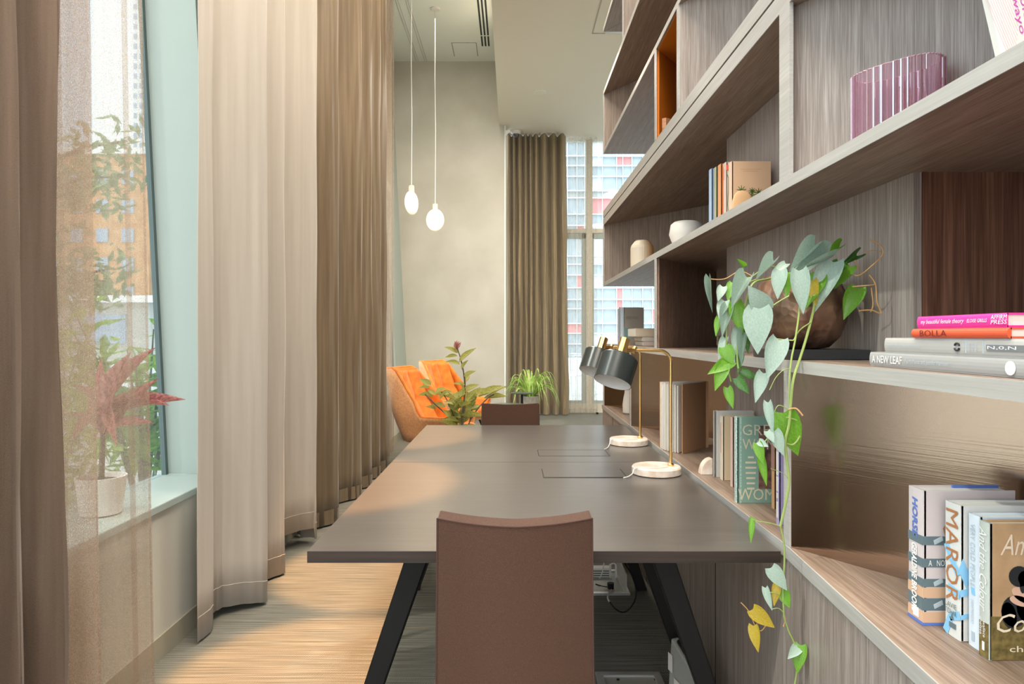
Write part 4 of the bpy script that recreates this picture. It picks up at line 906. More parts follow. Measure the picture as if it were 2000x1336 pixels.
leaves = [  # base u, v, tip u, v, width px, depth, kind, folded
 (1482, 603, 1477, 690, 60, 1.665, 's', 0), (1494, 604, 1463, 560, 44, 1.672, 's', 0), (1562, 529, 1568, 612, 38, 1.665, 's', 0), (1628, 512, 1586, 606, 52, 1.69, 's', 0),
 (1600, 540, 1570, 600, 40, 1.70, 'g', 0), (1587, 548, 1592, 598, 24, 1.695, 'y', 0), (1676, 563, 1647, 620, 38, 1.70, 'g', 0), (1593, 486, 1541, 530, 30, 1.72, 's', 1), (1618, 505, 1550, 530, 30, 1.71, 's', 1),
 (1640, 484, 1608, 502, 18, 1.74, 'g', 1), (1673, 499, 1640, 520, 20, 1.74, 'd', 1), (1640, 515, 1610, 548, 30, 1.72, 'd', 0), (1512, 511, 1476, 546, 24, 1.74, 's', 1), (1524, 528, 1517, 582, 32, 1.70, 's', 0), (1541, 532, 1534, 580, 26, 1.70, 'g', 0),
 (1460, 543, 1428, 602, 34, 1.74, 's', 1), (1437, 592, 1449, 652, 32, 1.735, 'g', 0), (1416, 588, 1403, 620, 26, 1.76, 's', 0), (1412, 560, 1402, 586, 20, 1.77, 's', 0), (1432, 553, 1420, 586, 24, 1.77, 'g', 0),
 (1388, 545, 1391, 610, 11, 1.79, 's', 1), (1424, 602, 1410, 658, 26, 1.76, 's', 1), (1443, 642, 1432, 695, 24, 1.75, 's', 0), (1415, 678, 1432, 712, 30, 1.745, 'g', 0), (1428, 705, 1384, 728, 28, 1.74, 'g', 0), (1414, 712, 1397, 762, 28, 1.735, 'g', 0),
 (1421, 757, 1431, 798, 20, 1.735, 'g', 0), (1439, 738, 1463, 770, 22, 1.735, 'd', 0), (1448, 724, 1486, 743, 18, 1.74, 'd', 0), (1491, 729, 1475, 785, 28, 1.68, 's', 0), (1522, 664, 1499, 738, 44, 1.645, 's', 0), (1446, 688, 1441, 728, 18, 1.745, 'd', 0),
 (1455, 650, 1448, 716, 20, 1.735, 's', 1), (1452, 620, 1462, 690, 26, 1.745, 'd', 0), (1416, 660, 1402, 700, 18, 1.765, 's', 0), (1405, 620, 1396, 655, 16, 1.77, 'g', 0), (1448, 520, 1440, 505, 9, 1.78, 'g', 1), (1470, 585, 1478, 620, 20, 1.70, 'd', 0),
 (1555, 530, 1600, 510, 26, 1.75, 's', 0), (1535, 515, 1508, 535, 20, 1.76, 's', 0), (1660, 520, 1630, 560, 30, 1.715, 'g', 0),
 (1500, 786, 1508, 848, 20, 1.60, 's', 0), (1530, 806, 1556, 892, 58, 1.612, 'g', 0), (1512, 842, 1530, 890, 28, 1.595, 's', 0), (1480, 866, 1490, 908, 22, 1.595, 'g', 0), (1486, 892, 1497, 950, 17, 1.594, 'g', 0), (1499, 842, 1512, 864, 18, 1.597, 's', 0), (1482, 862, 1500, 872, 16, 1.594, 's', 0),
 (1470, 1013, 1465, 1061, 13, 1.60, 'g', 0), (1506, 1109, 1538, 1155, 32, 1.592, 's', 0), (1528, 1153, 1541, 1188, 26, 1.598, 'g', 0), (1495, 1148, 1507, 1194, 16, 1.59, 's', 0), (1470, 1190, 1514, 1229, 32, 1.592, 'y', 0), (1472, 1222, 1479, 1276, 24, 1.594, 'y', 0), (1563, 1260, 1556, 1316, 30, 1.59, 'g', 0), (1560, 1262, 1540, 1286, 22, 1.592, 's', 0), (1518, 1142, 1511, 1184, 18, 1.606, 'y', 0)]
kd = {'s': 'leaf_silver', 'g': 'leaf_green', 'y': 'leaf_yellow', 'd': 'leaf_dark'}
for (u0, v0, u1, v1, w_, Y, k, fold) in leaves:
    a = P(u0, v0, Y+.006); b = P(u1, v1, Y-.012); nr = (-.45+R.uniform(-.25, .25), -.85, .25+R.uniform(-.2, .3))
    put_leaf((LM2 if fold else LM)[kd[k]], pt, a, b, w_*Y/F, nr)

# ------------------------------------------------------------------ curtains
def curtain_mesh(path0, path1, z0, z1, n=7, nz_=26, wob=.006, seed=0, gather=None, hemz=None):
    """path0 = plan at the bottom, path1 = plan at the top"""
    p0 = spline([(x, y, 0) for x, y in path0], n); p1 = spline([(x, y, 0) for x, y in path1], n); rows = []
    for i in range(nz_+1):
        t_ = i/nz_; row = []
        for j, (a, b) in enumerate(zip(p0, p1)):
            q = a.lerp(b, t_); zb_ = z0(j/(len(p0)-1)) if callable(z0) else z0
            z = zb_+(z1-zb_)*t_
            d = noise.noise(Vector((j*.35/n*7, z*1.1, seed)))*wob*(1-.6*t_)
            d2 = noise.noise(Vector((j*.35/n*7, z*1.1, seed+9)))*wob*(1-.6*t_)
            row.append((q.x+d, q.y+d2, z))
        rows.append(row)
    return MB().grid(rows)
# ivory curtain
wp = [(-1.305, 2.835), (-1.298, 2.95), (-1.335, 3.02), (-1.345, 3.07), (-1.315, 3.13), (-1.235, 3.20), (-1.178, 3.245), (-1.195, 3.30), (-1.29, 3.36), (-1.325, 3.44), (-1.30, 3.54), (-1.245, 3.62), (-1.224, 3.665), (-1.26, 3.73), (-1.35, 3.80), (-1.385, 3.92), (-1.355, 4.03), (-1.265, 4.12), (-1.205, 4.17), (-1.225, 4.24), (-1.33, 4.29)]
wt = [(x*.97-.03, y) for x, y in wp]
hem = lambda s: .012+.03*max(0, math.sin(s*9))**2*(s > .12)+(.07*(s > .72 and s < .9))
cw = curtain_mesh(wp, wp, hem, 5.52, seed=1, wob=.012)
t = thing('curtain', 'ivory floor-length curtain hanging in deep folds left of the desk', 'curtain', (-1.28, 3.5, 0), 0, None)
part('drop', cw, M['cloth_white'], t, smooth=True, solid=.003)
hp = []; p0 = spline([(x, y, 0) for x, y in wp], 7)
for j, a in enumerate(p0):
    q = (j/(len(p0)-1)); z = hem(q)+.10; hp.append((a.x+noise.noise(Vector((j*.35, z*1.1, 1)))*.0118+.001, a.y+noise.noise(Vector((j*.35, z*1.1, 10)))*.0118-.001, z))
part('hem', MB().tube(hp, .0022, 5), M['cloth_white'], t, smooth=True)
# bronze curtain
crest = [4.68, 5.40, 5.80, 6.17, 6.46]
bp_ = [(-1.33, 4.34), (-1.385, 4.42)]
for k, y in enumerate(crest):
    bp_ += [(-1.29, y-.15), (-1.225, y-.07), (-1.192, y), (-1.235, y+.05), (-1.38, y+.10)]
    if k < len(crest)-1: bp_ += [(-1.39, (y+crest[k+1])/2+.02)]
t = thing('curtain', 'bronze brown pleated curtain between the ivory curtain and the lounge corner', 'curtain', (-1.28, 5.4, 0))
part('drop', curtain_mesh(bp_, bp_, .012, 5.52, n=5, seed=3, wob=.02), M['cloth_brown'], t, smooth=True, solid=.003)
part('hem', MB().grid([[(p.x+.004, p.y, z) for p in spline([(x, y, 0) for x, y in bp_], 5)] for z in (.012, .11)]), M['cloth_brown'], t, smooth=True)
shp = [(-1.36, 6.56), (-1.27, 6.66), (-1.25, 6.74), (-1.34, 6.80), (-1.30, 6.92), (-1.26, 7.0), (-1.35, 7.08), (-1.31, 7.22), (-1.285, 7.30), (-1.33, 7.40), (-1.30, 7.50)]
t = thing('curtain', 'brown sheer strip at the far edge of the bronze curtain', 'curtain', (-1.3, 7.0, 0))
part('drop', curtain_mesh(shp, shp, .015, 5.52, n=5, seed=4), M['cloth_sheer'], t, smooth=True)
part('hem', MB().grid([[(-1.298, 7.46, z), (-1.297, 7.50, z)] for z in (.015, 5.52)]), M['cloth_hem'], t)
# gathered sheer near the lens
gp_ = []
yy_ = 1.15
pat = [(-1.36, .0), (-1.26, .05), (-1.22, .09), (-1.27, .12), (-1.35, .10), (-1.37, .14)]
while yy_ < 1.86:
    for x, dy in pat: gp_.append((x, yy_+dy))
    yy_ += .155
gp_ = [p for p in gp_ if p[1] < 1.89]+[(-1.25, 1.905)]
t = thing('curtain', 'gathered dark brown curtain at the left edge of the picture', 'curtain', (-1.3, 1.5, 0))
gt = [(x-.02, y-.05) for x, y in gp_]
part('drop', curtain_mesh(gp_, gt, .012, 5.52, n=4, seed=5, wob=.02), M['cloth_gather'], t, smooth=True)
part('hem', MB().grid([[(p.x+.003, p.y, z) for p in spline([(x, y, 0) for x, y in gp_], 4)] for z in (.012, .10)]), M['cloth_gather'], t, smooth=True)
s0 = [(-1.235, 1.925), (-1.29, 1.90), (-1.34, 1.93), (-1.30, 1.97), (-1.222, 2.005), (-1.212, 2.022), (-1.235, 2.02), (-1.33, 2.05), (-1.352, 2.09), (-1.325, 2.16), (-1.318, 2.25), (-1.315, 2.34), (-1.30, 2.475)]
s1 = [(x-.10, y+.0) for x, y in s0]
t = thing('curtain', 'see-through brown sheer with its open edge in front of the near window', 'curtain', (-1.3, 2.2, 0))
part('drop', curtain_mesh(s0, s1, .015, 5.52, n=6, seed=6, wob=.008), M['cloth_sheer'], t, smooth=True)
part('hem', MB().grid([[(-1.309, 2.362, .015), (-1.306, 2.392, .015)], [(-1.409, 2.362, 5.52), (-1.406, 2.392, 5.52)]]).grid([[(-1.299, 2.463, .015), (-1.297, 2.477, .015)], [(-1.399, 2.463, 5.52), (-1.397, 2.477, 5.52)]]), M['cloth_hem'], t)
# far curtains
def pleats(x0, x1, n, Yc, amp, seed=0):
    r_ = random.Random(seed); ws = [r_.uniform(.6, 1.4) for _ in range(n)]; tot = sum(ws); x = x0; out = []
    for w_ in ws:
        w_ = w_/tot*(x1-x0); a = amp*r_.uniform(.7, 1.15)
        out += [(x, Yc+a), (x+w_*.30, Yc-a*.6), (x+w_*.52, Yc-a), (x+w_*.75, Yc-a*.3)]; x += w_
    out.append((x1, Yc+amp)); return out
cp = pleats(-.10, .93, 9, 11.04, .10, 4); ctp = pleats(-.10, .88, 9, 11.04, .10, 4)
t = thing('curtain', 'khaki pleated curtain beside the far window', 'curtain', (.4, 11.05, 0))
part('drop', curtain_mesh(cp, ctp, .015, ZS-.01, n=4, seed=7, wob=.03), M['cloth_far'], t, smooth=True)
part('hem', MB().grid([[(p.x, p.y-.004, z) for p in spline([(x, y, 0) for x, y in cp], 4)] for z in (.015, .12)]), M['cloth_far'], t, smooth=True)
sp2 = pleats(.92, 1.40, 5, 11.16, .035, 5)
t = thing('curtain', 'pale sheer drawn partly across the far window', 'curtain', (1.15, 11.16, 0))
part('drop', curtain_mesh(sp2, sp2, .02, ZS-.01, n=4, seed=8, wob=.02), M['cloth_farsheer'], t, smooth=True)
part('hem', MB().grid([[(p.x, p.y-.004, z) for p in spline([(x, y, 0) for x, y in sp2], 4)] for z in (.02, .09)]), M['cloth_farsheer'], t, smooth=True)
part('weight', MB().lathe([(.0, 0), (.02, .004), (.02, .03), (0, .034)], (1.39, 11.13, .0), 10), M['black'], t)

# ------------------------------------------------------------------ lounge corner
def make_armchair(label):
    """lounge chair facing +Y in its own frame, origin on the floor"""
    r = thing('armchair', label, 'armchair', (0, 0, 0), 0, 'orange armchairs')
    N = 40; rows_o, rows_i = [], []
    def base(s):                         # plan of the shell, s from -1 (left arm front) through the back to +1
        if abs(s) > .42:
            t_ = (abs(s)-.42)/.58; x = .34+.02*t_; y = -.16+.50*t_
        else:
            a = s/.42*PI/2; x = .34*abs(math.sin(a))**.8; y = -.33+.17*(1-abs(math.cos(a))**.8)
        return Vector((math.copysign(x, s), y, 0))
    def top(s):
        a = abs(s)
        if a < .30: return .95+.012*(a/.30)**2
        t_ = min(1, (a-.30)/.32); return .962-.462*(t_*t_*(3-2*t_))
    for i in range(9):
        t_ = i/8; ro, ri = [], []
        for j in range(N+1):
            s = -1+2*j/N; p = base(s); z0 = .26+.03*abs(s); z1 = top(s); z = z0+(z1-z0)*t_
            fl = (z-.26)/.7; bk = max(0, 1-abs(s)/.5)
            p = p*(0.80+.18*min(1, fl*2.2)); p.x *= 1-.34*max(0, fl-.33)/.67*(1 if fl > .33 else 0)
            p += Vector((0, -.20*fl*bk**.5-.01, 0)); p.z = z
            inner = (Vector((0, .12, 0))-Vector((p.x, p.y, 0))).normalized()*(.045-.015*t_)
            tuft = 0
            ro.append(tuple(p)); q = p+inner; ri.append((q.x, q.y, q.z))
        rows_o.append(ro); rows_i.append(ri)
    part('shell', MB().grid(rows_o), M['velvet_out'], r, world=False, smooth=True, solid=.012)
    part('lining', MB().grid([x[::-1] for x in rows_i]), M['velvet'], r, world=False, smooth=True, solid=.018)
    edge = [((Vector(a)+Vector(b))/2) for a, b in zip(rows_o[-1], rows_i[-1])]
    part('piping', MB().tube(edge, .017, 8), M['velvet'], r, world=False, smooth=True)
    # tufted back cushion: three upright channels
    rows = []
    for i in range(17):
        t_ = i/16; z = .40+.53*t_; row = []
        for j in range(33):
            a = -1+j/16; wid = .25-.05*t_; x = a*wid
            y = -.27-.20*((z-.26)/.7)*.98+.075+.075*(1-t_)**2+.05*abs(a)**3*1.6
            y += .034*abs(math.cos(a*PI*1.5))**.4 - .03*(abs(a) > .97)-.02*math.exp(-((t_-.45)/.05)**2)
            row.append((x, y, z))
        rows.append(row)
    part('back_cushion', MB().grid([x[::-1] for x in rows]), M['velvet'], r, world=False, smooth=True, solid=.03)
    part('seat_cushion', MB().box(-.27, .27, -.26, .34, .29, .41), M['velvet'], r, world=False, smooth=True, bevel=.045, seg=4)
    part('base', MB().box(-.24, .24, -.22, .30, .25, .30), M['velvet_out'], r, world=False, bevel=.02)
    for sx in (-1, 1):
        for sy in (-1, 1):
            part('leg', MB().tube([(sx*.19, .03+sy*.19, .26), (sx*.26, .03+sy*.27, .0)], [.014, .009], 8), M['black'], r, world=False, smooth=True)
    return r
a1 = make_armchair('orange velvet armchair nearest the window, seen side-on with its pale back'); a1.location = (-.76, 6.78, 0); a1.rotation_euler = (0, 0, math.radians(-108))
dup(a1, (-.70, 8.45, 0), math.radians(-124), 'orange velvet armchair farther back by the plaster wall, facing the room')
def side_table(name_label, x, Y, z, rad):
    t = thing('side_table', name_label, 'table', (x, Y, 0))
    part('top', MB().lathe([(rad-.004, z-.014), (rad, z-.010), (rad, z-.002), (rad-.004, z), (0, z)], (x, Y, 0), 40), col('dark_green_grey_lacquer', (.07, .085, .07), .3), t)
    part('stem', MB().tube([(x, Y, .012), (x, Y, z-.012)], .016, 12), M['black'], t, smooth=True)
    part('base', MB().lathe([(rad*.6, 0), (rad*.6, .008), (.02, .014), (0, .014)], (x, Y, 0), 32), M['black'], t)
side_table('low round dark side table between the armchairs and the far desk chair', -.057, 8.0, .477, .205)
side_table('higher small round side table in front of the spider plant', .128, 8.75, .555, .145)
# tall shrub between the armchairs and the desk
Yp = 6.15
sh_ = thing('potted_shrub', 'tall olive leafed shrub with a pink bud, in front of the orange armchairs', 'plant', (-.50, Yp, 0))
part('pot', MB().lathe([(.12, 0), (.15, .005), (.17, .28), (.172, .30), (.16, .30), (.155, .25), (0, .25)], (-.50, Yp, 0), 32), M['pot_grey'], sh_, smooth=True)
part('soil', MB().lathe([(.156, .249), (.15, .262), (0, .27)], (-.50, Yp, 0), 24), M['soil'], sh_)
def pstem(pts, r, par=sh_, Y=Yp): return part('stem', MB().tube(spline([P(u, v, Y+(d[0] if d else 0)) for u, v, *d in pts], 5), r, 6), M['bark'], par, smooth=True)
pstem([(892, 925), (897, 880), (905, 800), (908, 750), (903, 715), (898, 695), (893, 680)], [.011]*6+[.010]*6+[.008]*6+[.006]*6+[.005]*6+[.004])
pstem([(899, 870), (880, 820), (850, 790), (830, 770)], .006); pstem([(900, 860), (925, 810), (950, 780), (965, 770)], .006)
pstem([(900, 850), (885, 810), (872, 780), (862, 765)], .005); pstem([(898, 875), (915, 830), (922, 800)], .005)
pl = [(893, 690, 868, 676, 8), (893, 690, 886, 672, 9), (897, 708, 928, 678, 10), (894, 695, 868, 697, 7), (898, 712, 870, 705, 10), (902, 722, 912, 703, 8), (907, 735, 928, 724, 9), (907, 748, 917, 732, 9), (908, 752, 885, 748, 7),
      (905, 765, 900, 748, 10), (905, 765, 935, 750, 12), (910, 790, 935, 755, 12), (935, 775, 990, 752, 14), (945, 778, 992, 772, 11), (960, 772, 985, 752, 12), (925, 775, 965, 760, 16),
      (842, 752, 820, 740, 12), (838, 758, 817, 756, 10), (850, 770, 870, 756, 13), (845, 775, 816, 768, 12), (850, 772, 835, 760, 9), (862, 768, 885, 766, 10), (860, 780, 870, 765, 9), (870, 795, 840, 790, 12), (850, 800, 832, 792, 12),
      (890, 800, 878, 785, 12), (880, 815, 865, 800, 10), (905, 800, 925, 785, 13), (915, 790, 932, 770, 13), (920, 800, 940, 790, 11), (900, 820, 880, 806, 12), (905, 815, 922, 802, 14), (900, 830, 920, 812, 12), (905, 838, 933, 830, 11), (900, 842, 925, 844, 9),
      (895, 850, 880, 838, 10), (902, 850, 925, 858, 9), (898, 840, 906, 822, 12), (888, 790, 900, 770, 12), (918, 780, 905, 762, 10), (930, 785, 915, 800, 10)]
for k, (u0, v0, u1, v1, w_) in enumerate(pl):
    d = R.uniform(-.10, .10)
    put_leaf(LL['leaf_olive'], sh_, P(u0, v0, Yp+d*.3), P(u1, v1, Yp+d), w_*Yp/F*1.05, (R.uniform(-.6, .3), -.6, R.uniform(.2, 1)))
for k in range(46):
    u0, v0 = R.gauss(897, 9), R.uniform(775, 868); a_ = R.uniform(-2.9, -.2); ln = R.uniform(20, 42)
    put_leaf(LL['leaf_olive'], sh_, P(u0, v0, Yp+R.uniform(-.06, .06)), P(u0+ln*1.3*math.cos(a_), v0+ln*.7*math.sin(a_), Yp+R.uniform(-.14, .14)), R.uniform(9, 15)*Yp/F, (R.uniform(-.5, .5), -.7, R.uniform(.2, 1)))
for k in range(4): put_leaf(LL['leaf_pink'], sh_, P(892, 682, Yp), P(888+k*4, 664+abs(k-1)*2, Yp), .028, (R.uniform(-1, 1), -1, .2), )
# spider plant in a grey pot
Ys = 9.45
spd = thing('spider_plant', 'arching spider plant in a grey pot beside the khaki curtain', 'plant', (.26, Ys, 0))
part('pot', MB().lathe([(.10, 0), (.12, .005), (.135, .42), (.137, .45), (.125, .45), (.12, .40), (0, .40)], (.24, Ys, 0), 32), M['pot_grey'], spd, smooth=True)
part('soil', MB().lathe([(.121, .399), (.11, .41), (0, .42)], (.24, Ys, 0), 20), M['soil'], spd)
for k in range(72):
    a = R.uniform(0, 2*PI); ln = R.uniform(.30, .58); up = R.uniform(.16, .40); wd = R.uniform(.013, .021)
    if k < 12: a = R.uniform(-.5, .4); ln = .5; up = .2
    d = Vector((math.cos(a), math.sin(a)*.8, 0)); side = Vector((-d.y, d.x, 0)); ro = [[], [], []]
    o0 = Vector((.26, Ys, .43))+d*.04
    for i in range(9):
        t_ = i/8; c = o0+d*ln*(t_-.12*t_*t_)*.85+Vector((0, 0, up*math.sin(min(1, t_*1.15)*PI*.55)*1.25-(.75*t_**3)*ln*R.uniform(.9, 1.0)))
        w_ = wd*(1-t_**2.2)*.9+.001
        ro[0].append(tuple(c-side*w_)); ro[1].append(tuple(c-Vector((0, 0, w_*.5)))); ro[2].append(tuple(c+side*w_))
    part('leaf', MB().grid(ro), M['leaf_spider'], spd, smooth=True)
# cordyline on the near sill, behind the sheer
Yc = 2.55; xc = -1.535; zc = .6215
cd_ = thing('potted_cordyline', 'pink leafed cordyline in a white pot on the sill behind the sheer', 'plant', (xc, Yc, zc))
part('pot', MB().lathe([(.055, 0), (.07, .003), (.085, .13), (.087, .14), (.079, .14), (.075, .12), (0, .12)], (xc, Yc, zc), 28), M['ceramic'], cd_, smooth=True)
part('soil', MB().lathe([(.075, .119), (.06, .125), (0, .128)], (xc, Yc, zc), 20), M['soil'], cd_)
part('stem', MB().tube([(xc, Yc, zc+.12), (xc+.005, Yc, zc+.25), (xc+.01, Yc, zc+.40)], [.011, .010, .008], 8), M['bark'], cd_, smooth=True)
ap = (xc+.01, Yc, zc+.36)
for (u1, v1, Y1_, w_, lab) in ((359, 766, 2.72, .040, 0), (330, 780, 2.66, .036, 0), (288, 672, 2.60, .045, 0), (300, 732, 2.66, .045, 0), (300, 818, 2.62, .040, 0), (136, 800, 2.48, .050, 0), (150, 745, 2.45, .048, 0), (138, 850, 2.42, .045, 0), (230, 680, 2.4, .045, 0), (195, 700, 2.55, .042, 0), (225, 860, 2.38, .04, 0), (260, 700, 2.7, .04, 0), (180, 850, 2.62, .042, 0)):
    put_leaf(LL['leaf_pink'], cd_, (ap[0], ap[1], ap[2]+R.uniform(-.08, .05)), P(u1, v1, Y1_), w_*1.05, (R.uniform(-.1, .3), -.4, .9))

# ------------------------------------------------------------------ pendants
def pendant(label, x, Y, ztop, tilt):
    t = thing('pendant_lamp', label, 'lamp', (x, Y, ztop), 0, 'disc pendants')
    cn = part('canopy', MB().lathe([(.066, ZC), (.066, ZC-.012), (.05, ZC-.02), (0, ZC-.02)], (x, Y, 0), 28), M['white_plastic'], t)
    part('cord', MB().tube([(x, Y, ZC-.015), (x-.004, Y, ZC-.9), (x+.004, Y, ZC-1.6), (x, Y, ztop)], .0055, 6), M['white_plastic'], t, smooth=True)
    part('socket', MB().lathe([(.0, .0), (.030, -.002), (.034, -.02), (.034, -.085), (0, -.085)], (x, Y, ztop), 20), col('pale_pink_socket', (.80, .60, .48), .4), t)
    c = Vector((x, Y, ztop-.085-.125)); q = Matrix.Rotation(tilt, 3, 'Z')
    prof = [(0, -.145)]+[(.118*math.cos(a), .145*math.sin(a)) for a in [-PI/2+PI*k/14 for k in range(1, 14)]]+[(0, .145)]
    part('disc', MB().lathe(prof, c, 28, q, sx=1, sy=.35), M['bulb'], t, smooth=True)
    part('bulb', MB().lathe([(0, -.05), (.03, -.03), (.042, 0), (.034, .035), (.02, .06), (0, .06)], c+Vector((0, -.012, .07)), 16, None, 1, 1), M['bulb_core'], t, smooth=True)
    lamp('POINT', 'pendant_glow', (x, Y-.12, c.z), 3, (1, .75, .48), shadow_soft_size=.12)
pendant('frosted glass disc pendant hanging nearer the middle of the room', -.998, 8.865, 2.995, 0)
pendant('frosted glass disc pendant hanging nearer the window wall, seen edge-on', -1.222, 8.30, 3.11, 1.0)

# ------------------------------------------------------------------ under the desk
def floor_box(label, x0, x1, y0, y1, full):
    t = thing('floor_box', label, 'floor box', ((x0+x1)/2, (y0+y1)/2, 0))
    f = .028; fr = MB().box(x0, x1, y0, y0+f, .0005, .012).box(x0, x1, y1-f, y1, .0005, .012).box(x0, x0+f, y0+f, y1-f, .0005, .012).box(x1-f, x1, y0+f, y1-f, .0005, .012)
    part('frame', fr, M['metal'], t, bevel=.002, seg=1)
    part('plate', MB().box(x0+f, x1-f, y0+f, y1-f, .0005, .004), col('olive_grey_plate', (.30, .29, .24), .5) if not full else col('pale_plate', (.50, .50, .46), .5), t)
    if full:
        ym = y1-.10
        part('socket_strip', MB().box(x0+.03, x1-.06, ym, ym+.05, .004, .05), M['white_plastic'], t)
        for k in range(3): part('slot', MB().box(x0+.035, x1-.07, ym-.001, ym+.001, .010+.012*k, .016+.012*k), col('dull_green_slot', (.12, .16, .11)), t)
        part('bracket', MB().tube([(x1-.065, ym-.01, .004), (x1-.065, ym-.01, .075), (x1-.045, ym-.01, .085), (x1-.035, ym-.01, .07), (x1-.035, ym-.01, .004)], .006, 6), M['white_plastic'], t, smooth=True)
        part('lid', MB().box(x1-.020, x1-.014, y0+.02, y1-.02, .012, .10), col('pale_plate', (.5, .5, .46)), t)
        part('plug', MB().lathe([(0, -.02), (.016, -.018), (.018, .01), (0, .014)], (x1-.085, y0+.09, .022), 14), M['black'], t, smooth=True)
    else:
        for k in range(2): part('screw', MB().lathe([(.006, 0), (.006, .003), (0, .003)], (x0+.08+.14*k, y1-f-.02, .004), 10), M['black'], t)
    return t
floor_box('open silver floor box with plugs under the middle of the desk', .33, .585, 3.37, 3.72, True)
floor_box('silver floor box with closed plate under the near part of the desk', .315, .56, 2.26, 2.59, False)
solo('power_cable', 'black looped power cable above the open floor box', 'cable', MB().tube(spline([P(1218, 1098, 3.06), P(1232, 1120, 3.06), P(1241, 1145, 3.06), P(1241, 1168, 3.06), P(1232, 1186, 3.07), P(1218, 1196, 3.08), P(1203, 1190, 3.10), P(1191, 1176, 3.16)], 6), .0035, 6), M['black'], True)
solo('power_cable', 'white cable end plugged in at the open floor box', 'cable', MB().tube(spline([P(1191, 1176, 3.165), P(1187, 1168, 3.22), P(1190, 1158, 3.33), P(1194, 1152, 3.42)], 6), .0042, 6), M['white_plastic'], True)
solo('power_cable', 'short black cable lying across the open floor box', 'cable', MB().tube([P(1163, 1141, 3.50), P(1175, 1145, 3.49), P(1188, 1147, 3.475)], .0035, 6), M['black'], True)
solo('power_cable', 'thin white cable dropping from the desk to the open floor box', 'cable', MB().tube(spline([P(1180, 1098, 3.60), P(1177, 1115, 3.6), P(1172, 1128, 3.6), P(1165, 1136, 3.6)], 5), .003, 6), M['white_plastic'], True)
pwr = thing('power_unit', 'grey power unit with white labels leaning by the right desk leg', 'power unit', (.62, 2.30, 0))
A_, B_ = P(1289, 1226, 2.42), P(1336, 1345, 2.20)
part('housing', MB().add([(.535, 2.36, .0), (.60, 2.12, .0), (.60, 2.12, .17), (.545, 2.34, .25), (.565, 2.36, .0), (.625, 2.13, .0), (.625, 2.13, .17), (.575, 2.35, .25)], [(0, 1, 2, 3), (7, 6, 5, 4), (0, 4, 5, 1), (1, 5, 6, 2), (2, 6, 7, 3), (3, 7, 4, 0)]), col('grey_green_plastic', (.34, .36, .33), .4), pwr, bevel=.006)
part('top_cover', MB().add([(.56, 2.325, .235), (.598, 2.17, .185), (.622, 2.17, .190), (.582, 2.325, .240), (.56, 2.325, .25), (.598, 2.17, .200), (.622, 2.17, .205), (.582, 2.325, .255)], [(0, 1, 2, 3)[::-1], (4, 5, 6, 7), (0, 1, 5, 4), (1, 2, 6, 5), (2, 3, 7, 6), (3, 0, 4, 7)]), M['black'], pwr, bevel=.004)
for (ya_, yb_, z0_, z1_) in ((2.345, 2.315, .14, .20), (2.305, 2.25, .08, .13), (2.24, 2.185, .06, .12), (2.30, 2.22, .01, .06)):
    xa_ = lambda y: .535+(2.36-y)/.24*.065-.003
    part('label', MB().add([(xa_(ya_), ya_, z0_), (xa_(yb_), yb_, z0_), (xa_(yb_), yb_, z1_), (xa_(ya_), ya_, z1_)], [(0, 1, 2, 3)]), M['white_plastic'], pwr)

# ------------------------------------------------------------------ outside
struct('ground', MB().box(-150, -1.78, -20, 260, -.3, -.15).box(-1.78, 120, 11.65, 260, -.3, -.03), M['ground'])
tw = thing('tower', 'tall white apartment tower beyond the near window', 'building', (-108, 206, -.2))
part('wall', MB().box(-123, -99, 200, 216, -.2, 135), M['tower'], tw)
wm = MB().box(-.85, .85, -.12, .3, 0, 1.55).mesh('window', M['tower_win'])
for i in range(7):
    for j in range(40):
        o = bpy.data.objects.new('window', wm); C.objects.link(o); o.parent = tw; o.location = (-109.2+i*1.55*1.0+(i*.0)+108+0*.1 if False else (-110.4+i*1.75)+108, 200-206, 4.0+j*2.9+.2)
        o.scale = (.55, 1, 1)
bb = thing('brick_building', 'orange brick building with pale windows behind the garden tree', 'building', (-50, 84, -.2))
part('wall', MB().box(-70, -42.5, 80, 92, -.2, 22.5), M['brick'], bb)
part('roof', MB().box(-70.5, -42, 79.6, 92.5, 22.5, 23.2), M['tower'], bb)
wm2 = MB().box(-.7, .7, -.12, .3, 0, 1.6).mesh('window', M['tower_win'])
for i in range(9):
    for j in range(6):
        o = bpy.data.objects.new('window', wm2); C.objects.link(o); o.parent = bb; o.location = (-69+i*3+50, -4, 2.2+j*3.4)
pv = thing('pavilion', 'low pale building with a flat roof beyond the near window', 'building', (-26, 42, -.2))
part('wall', MB().box(-45, -20.5, 40, 50, -.2, 3.2), col('pale_grey_render', (.50, .50, .47), .8), pv)
part('roof', MB().box(-45.5, -20, 39.4, 50, 3.2, 3.6), M['tower'], pv)
for k in range(5): part('window', MB().box(-43+k*4.4, -40.2+k*4.4, 39.9, 40.1, .8, 2.5), M['tower_win'], pv)
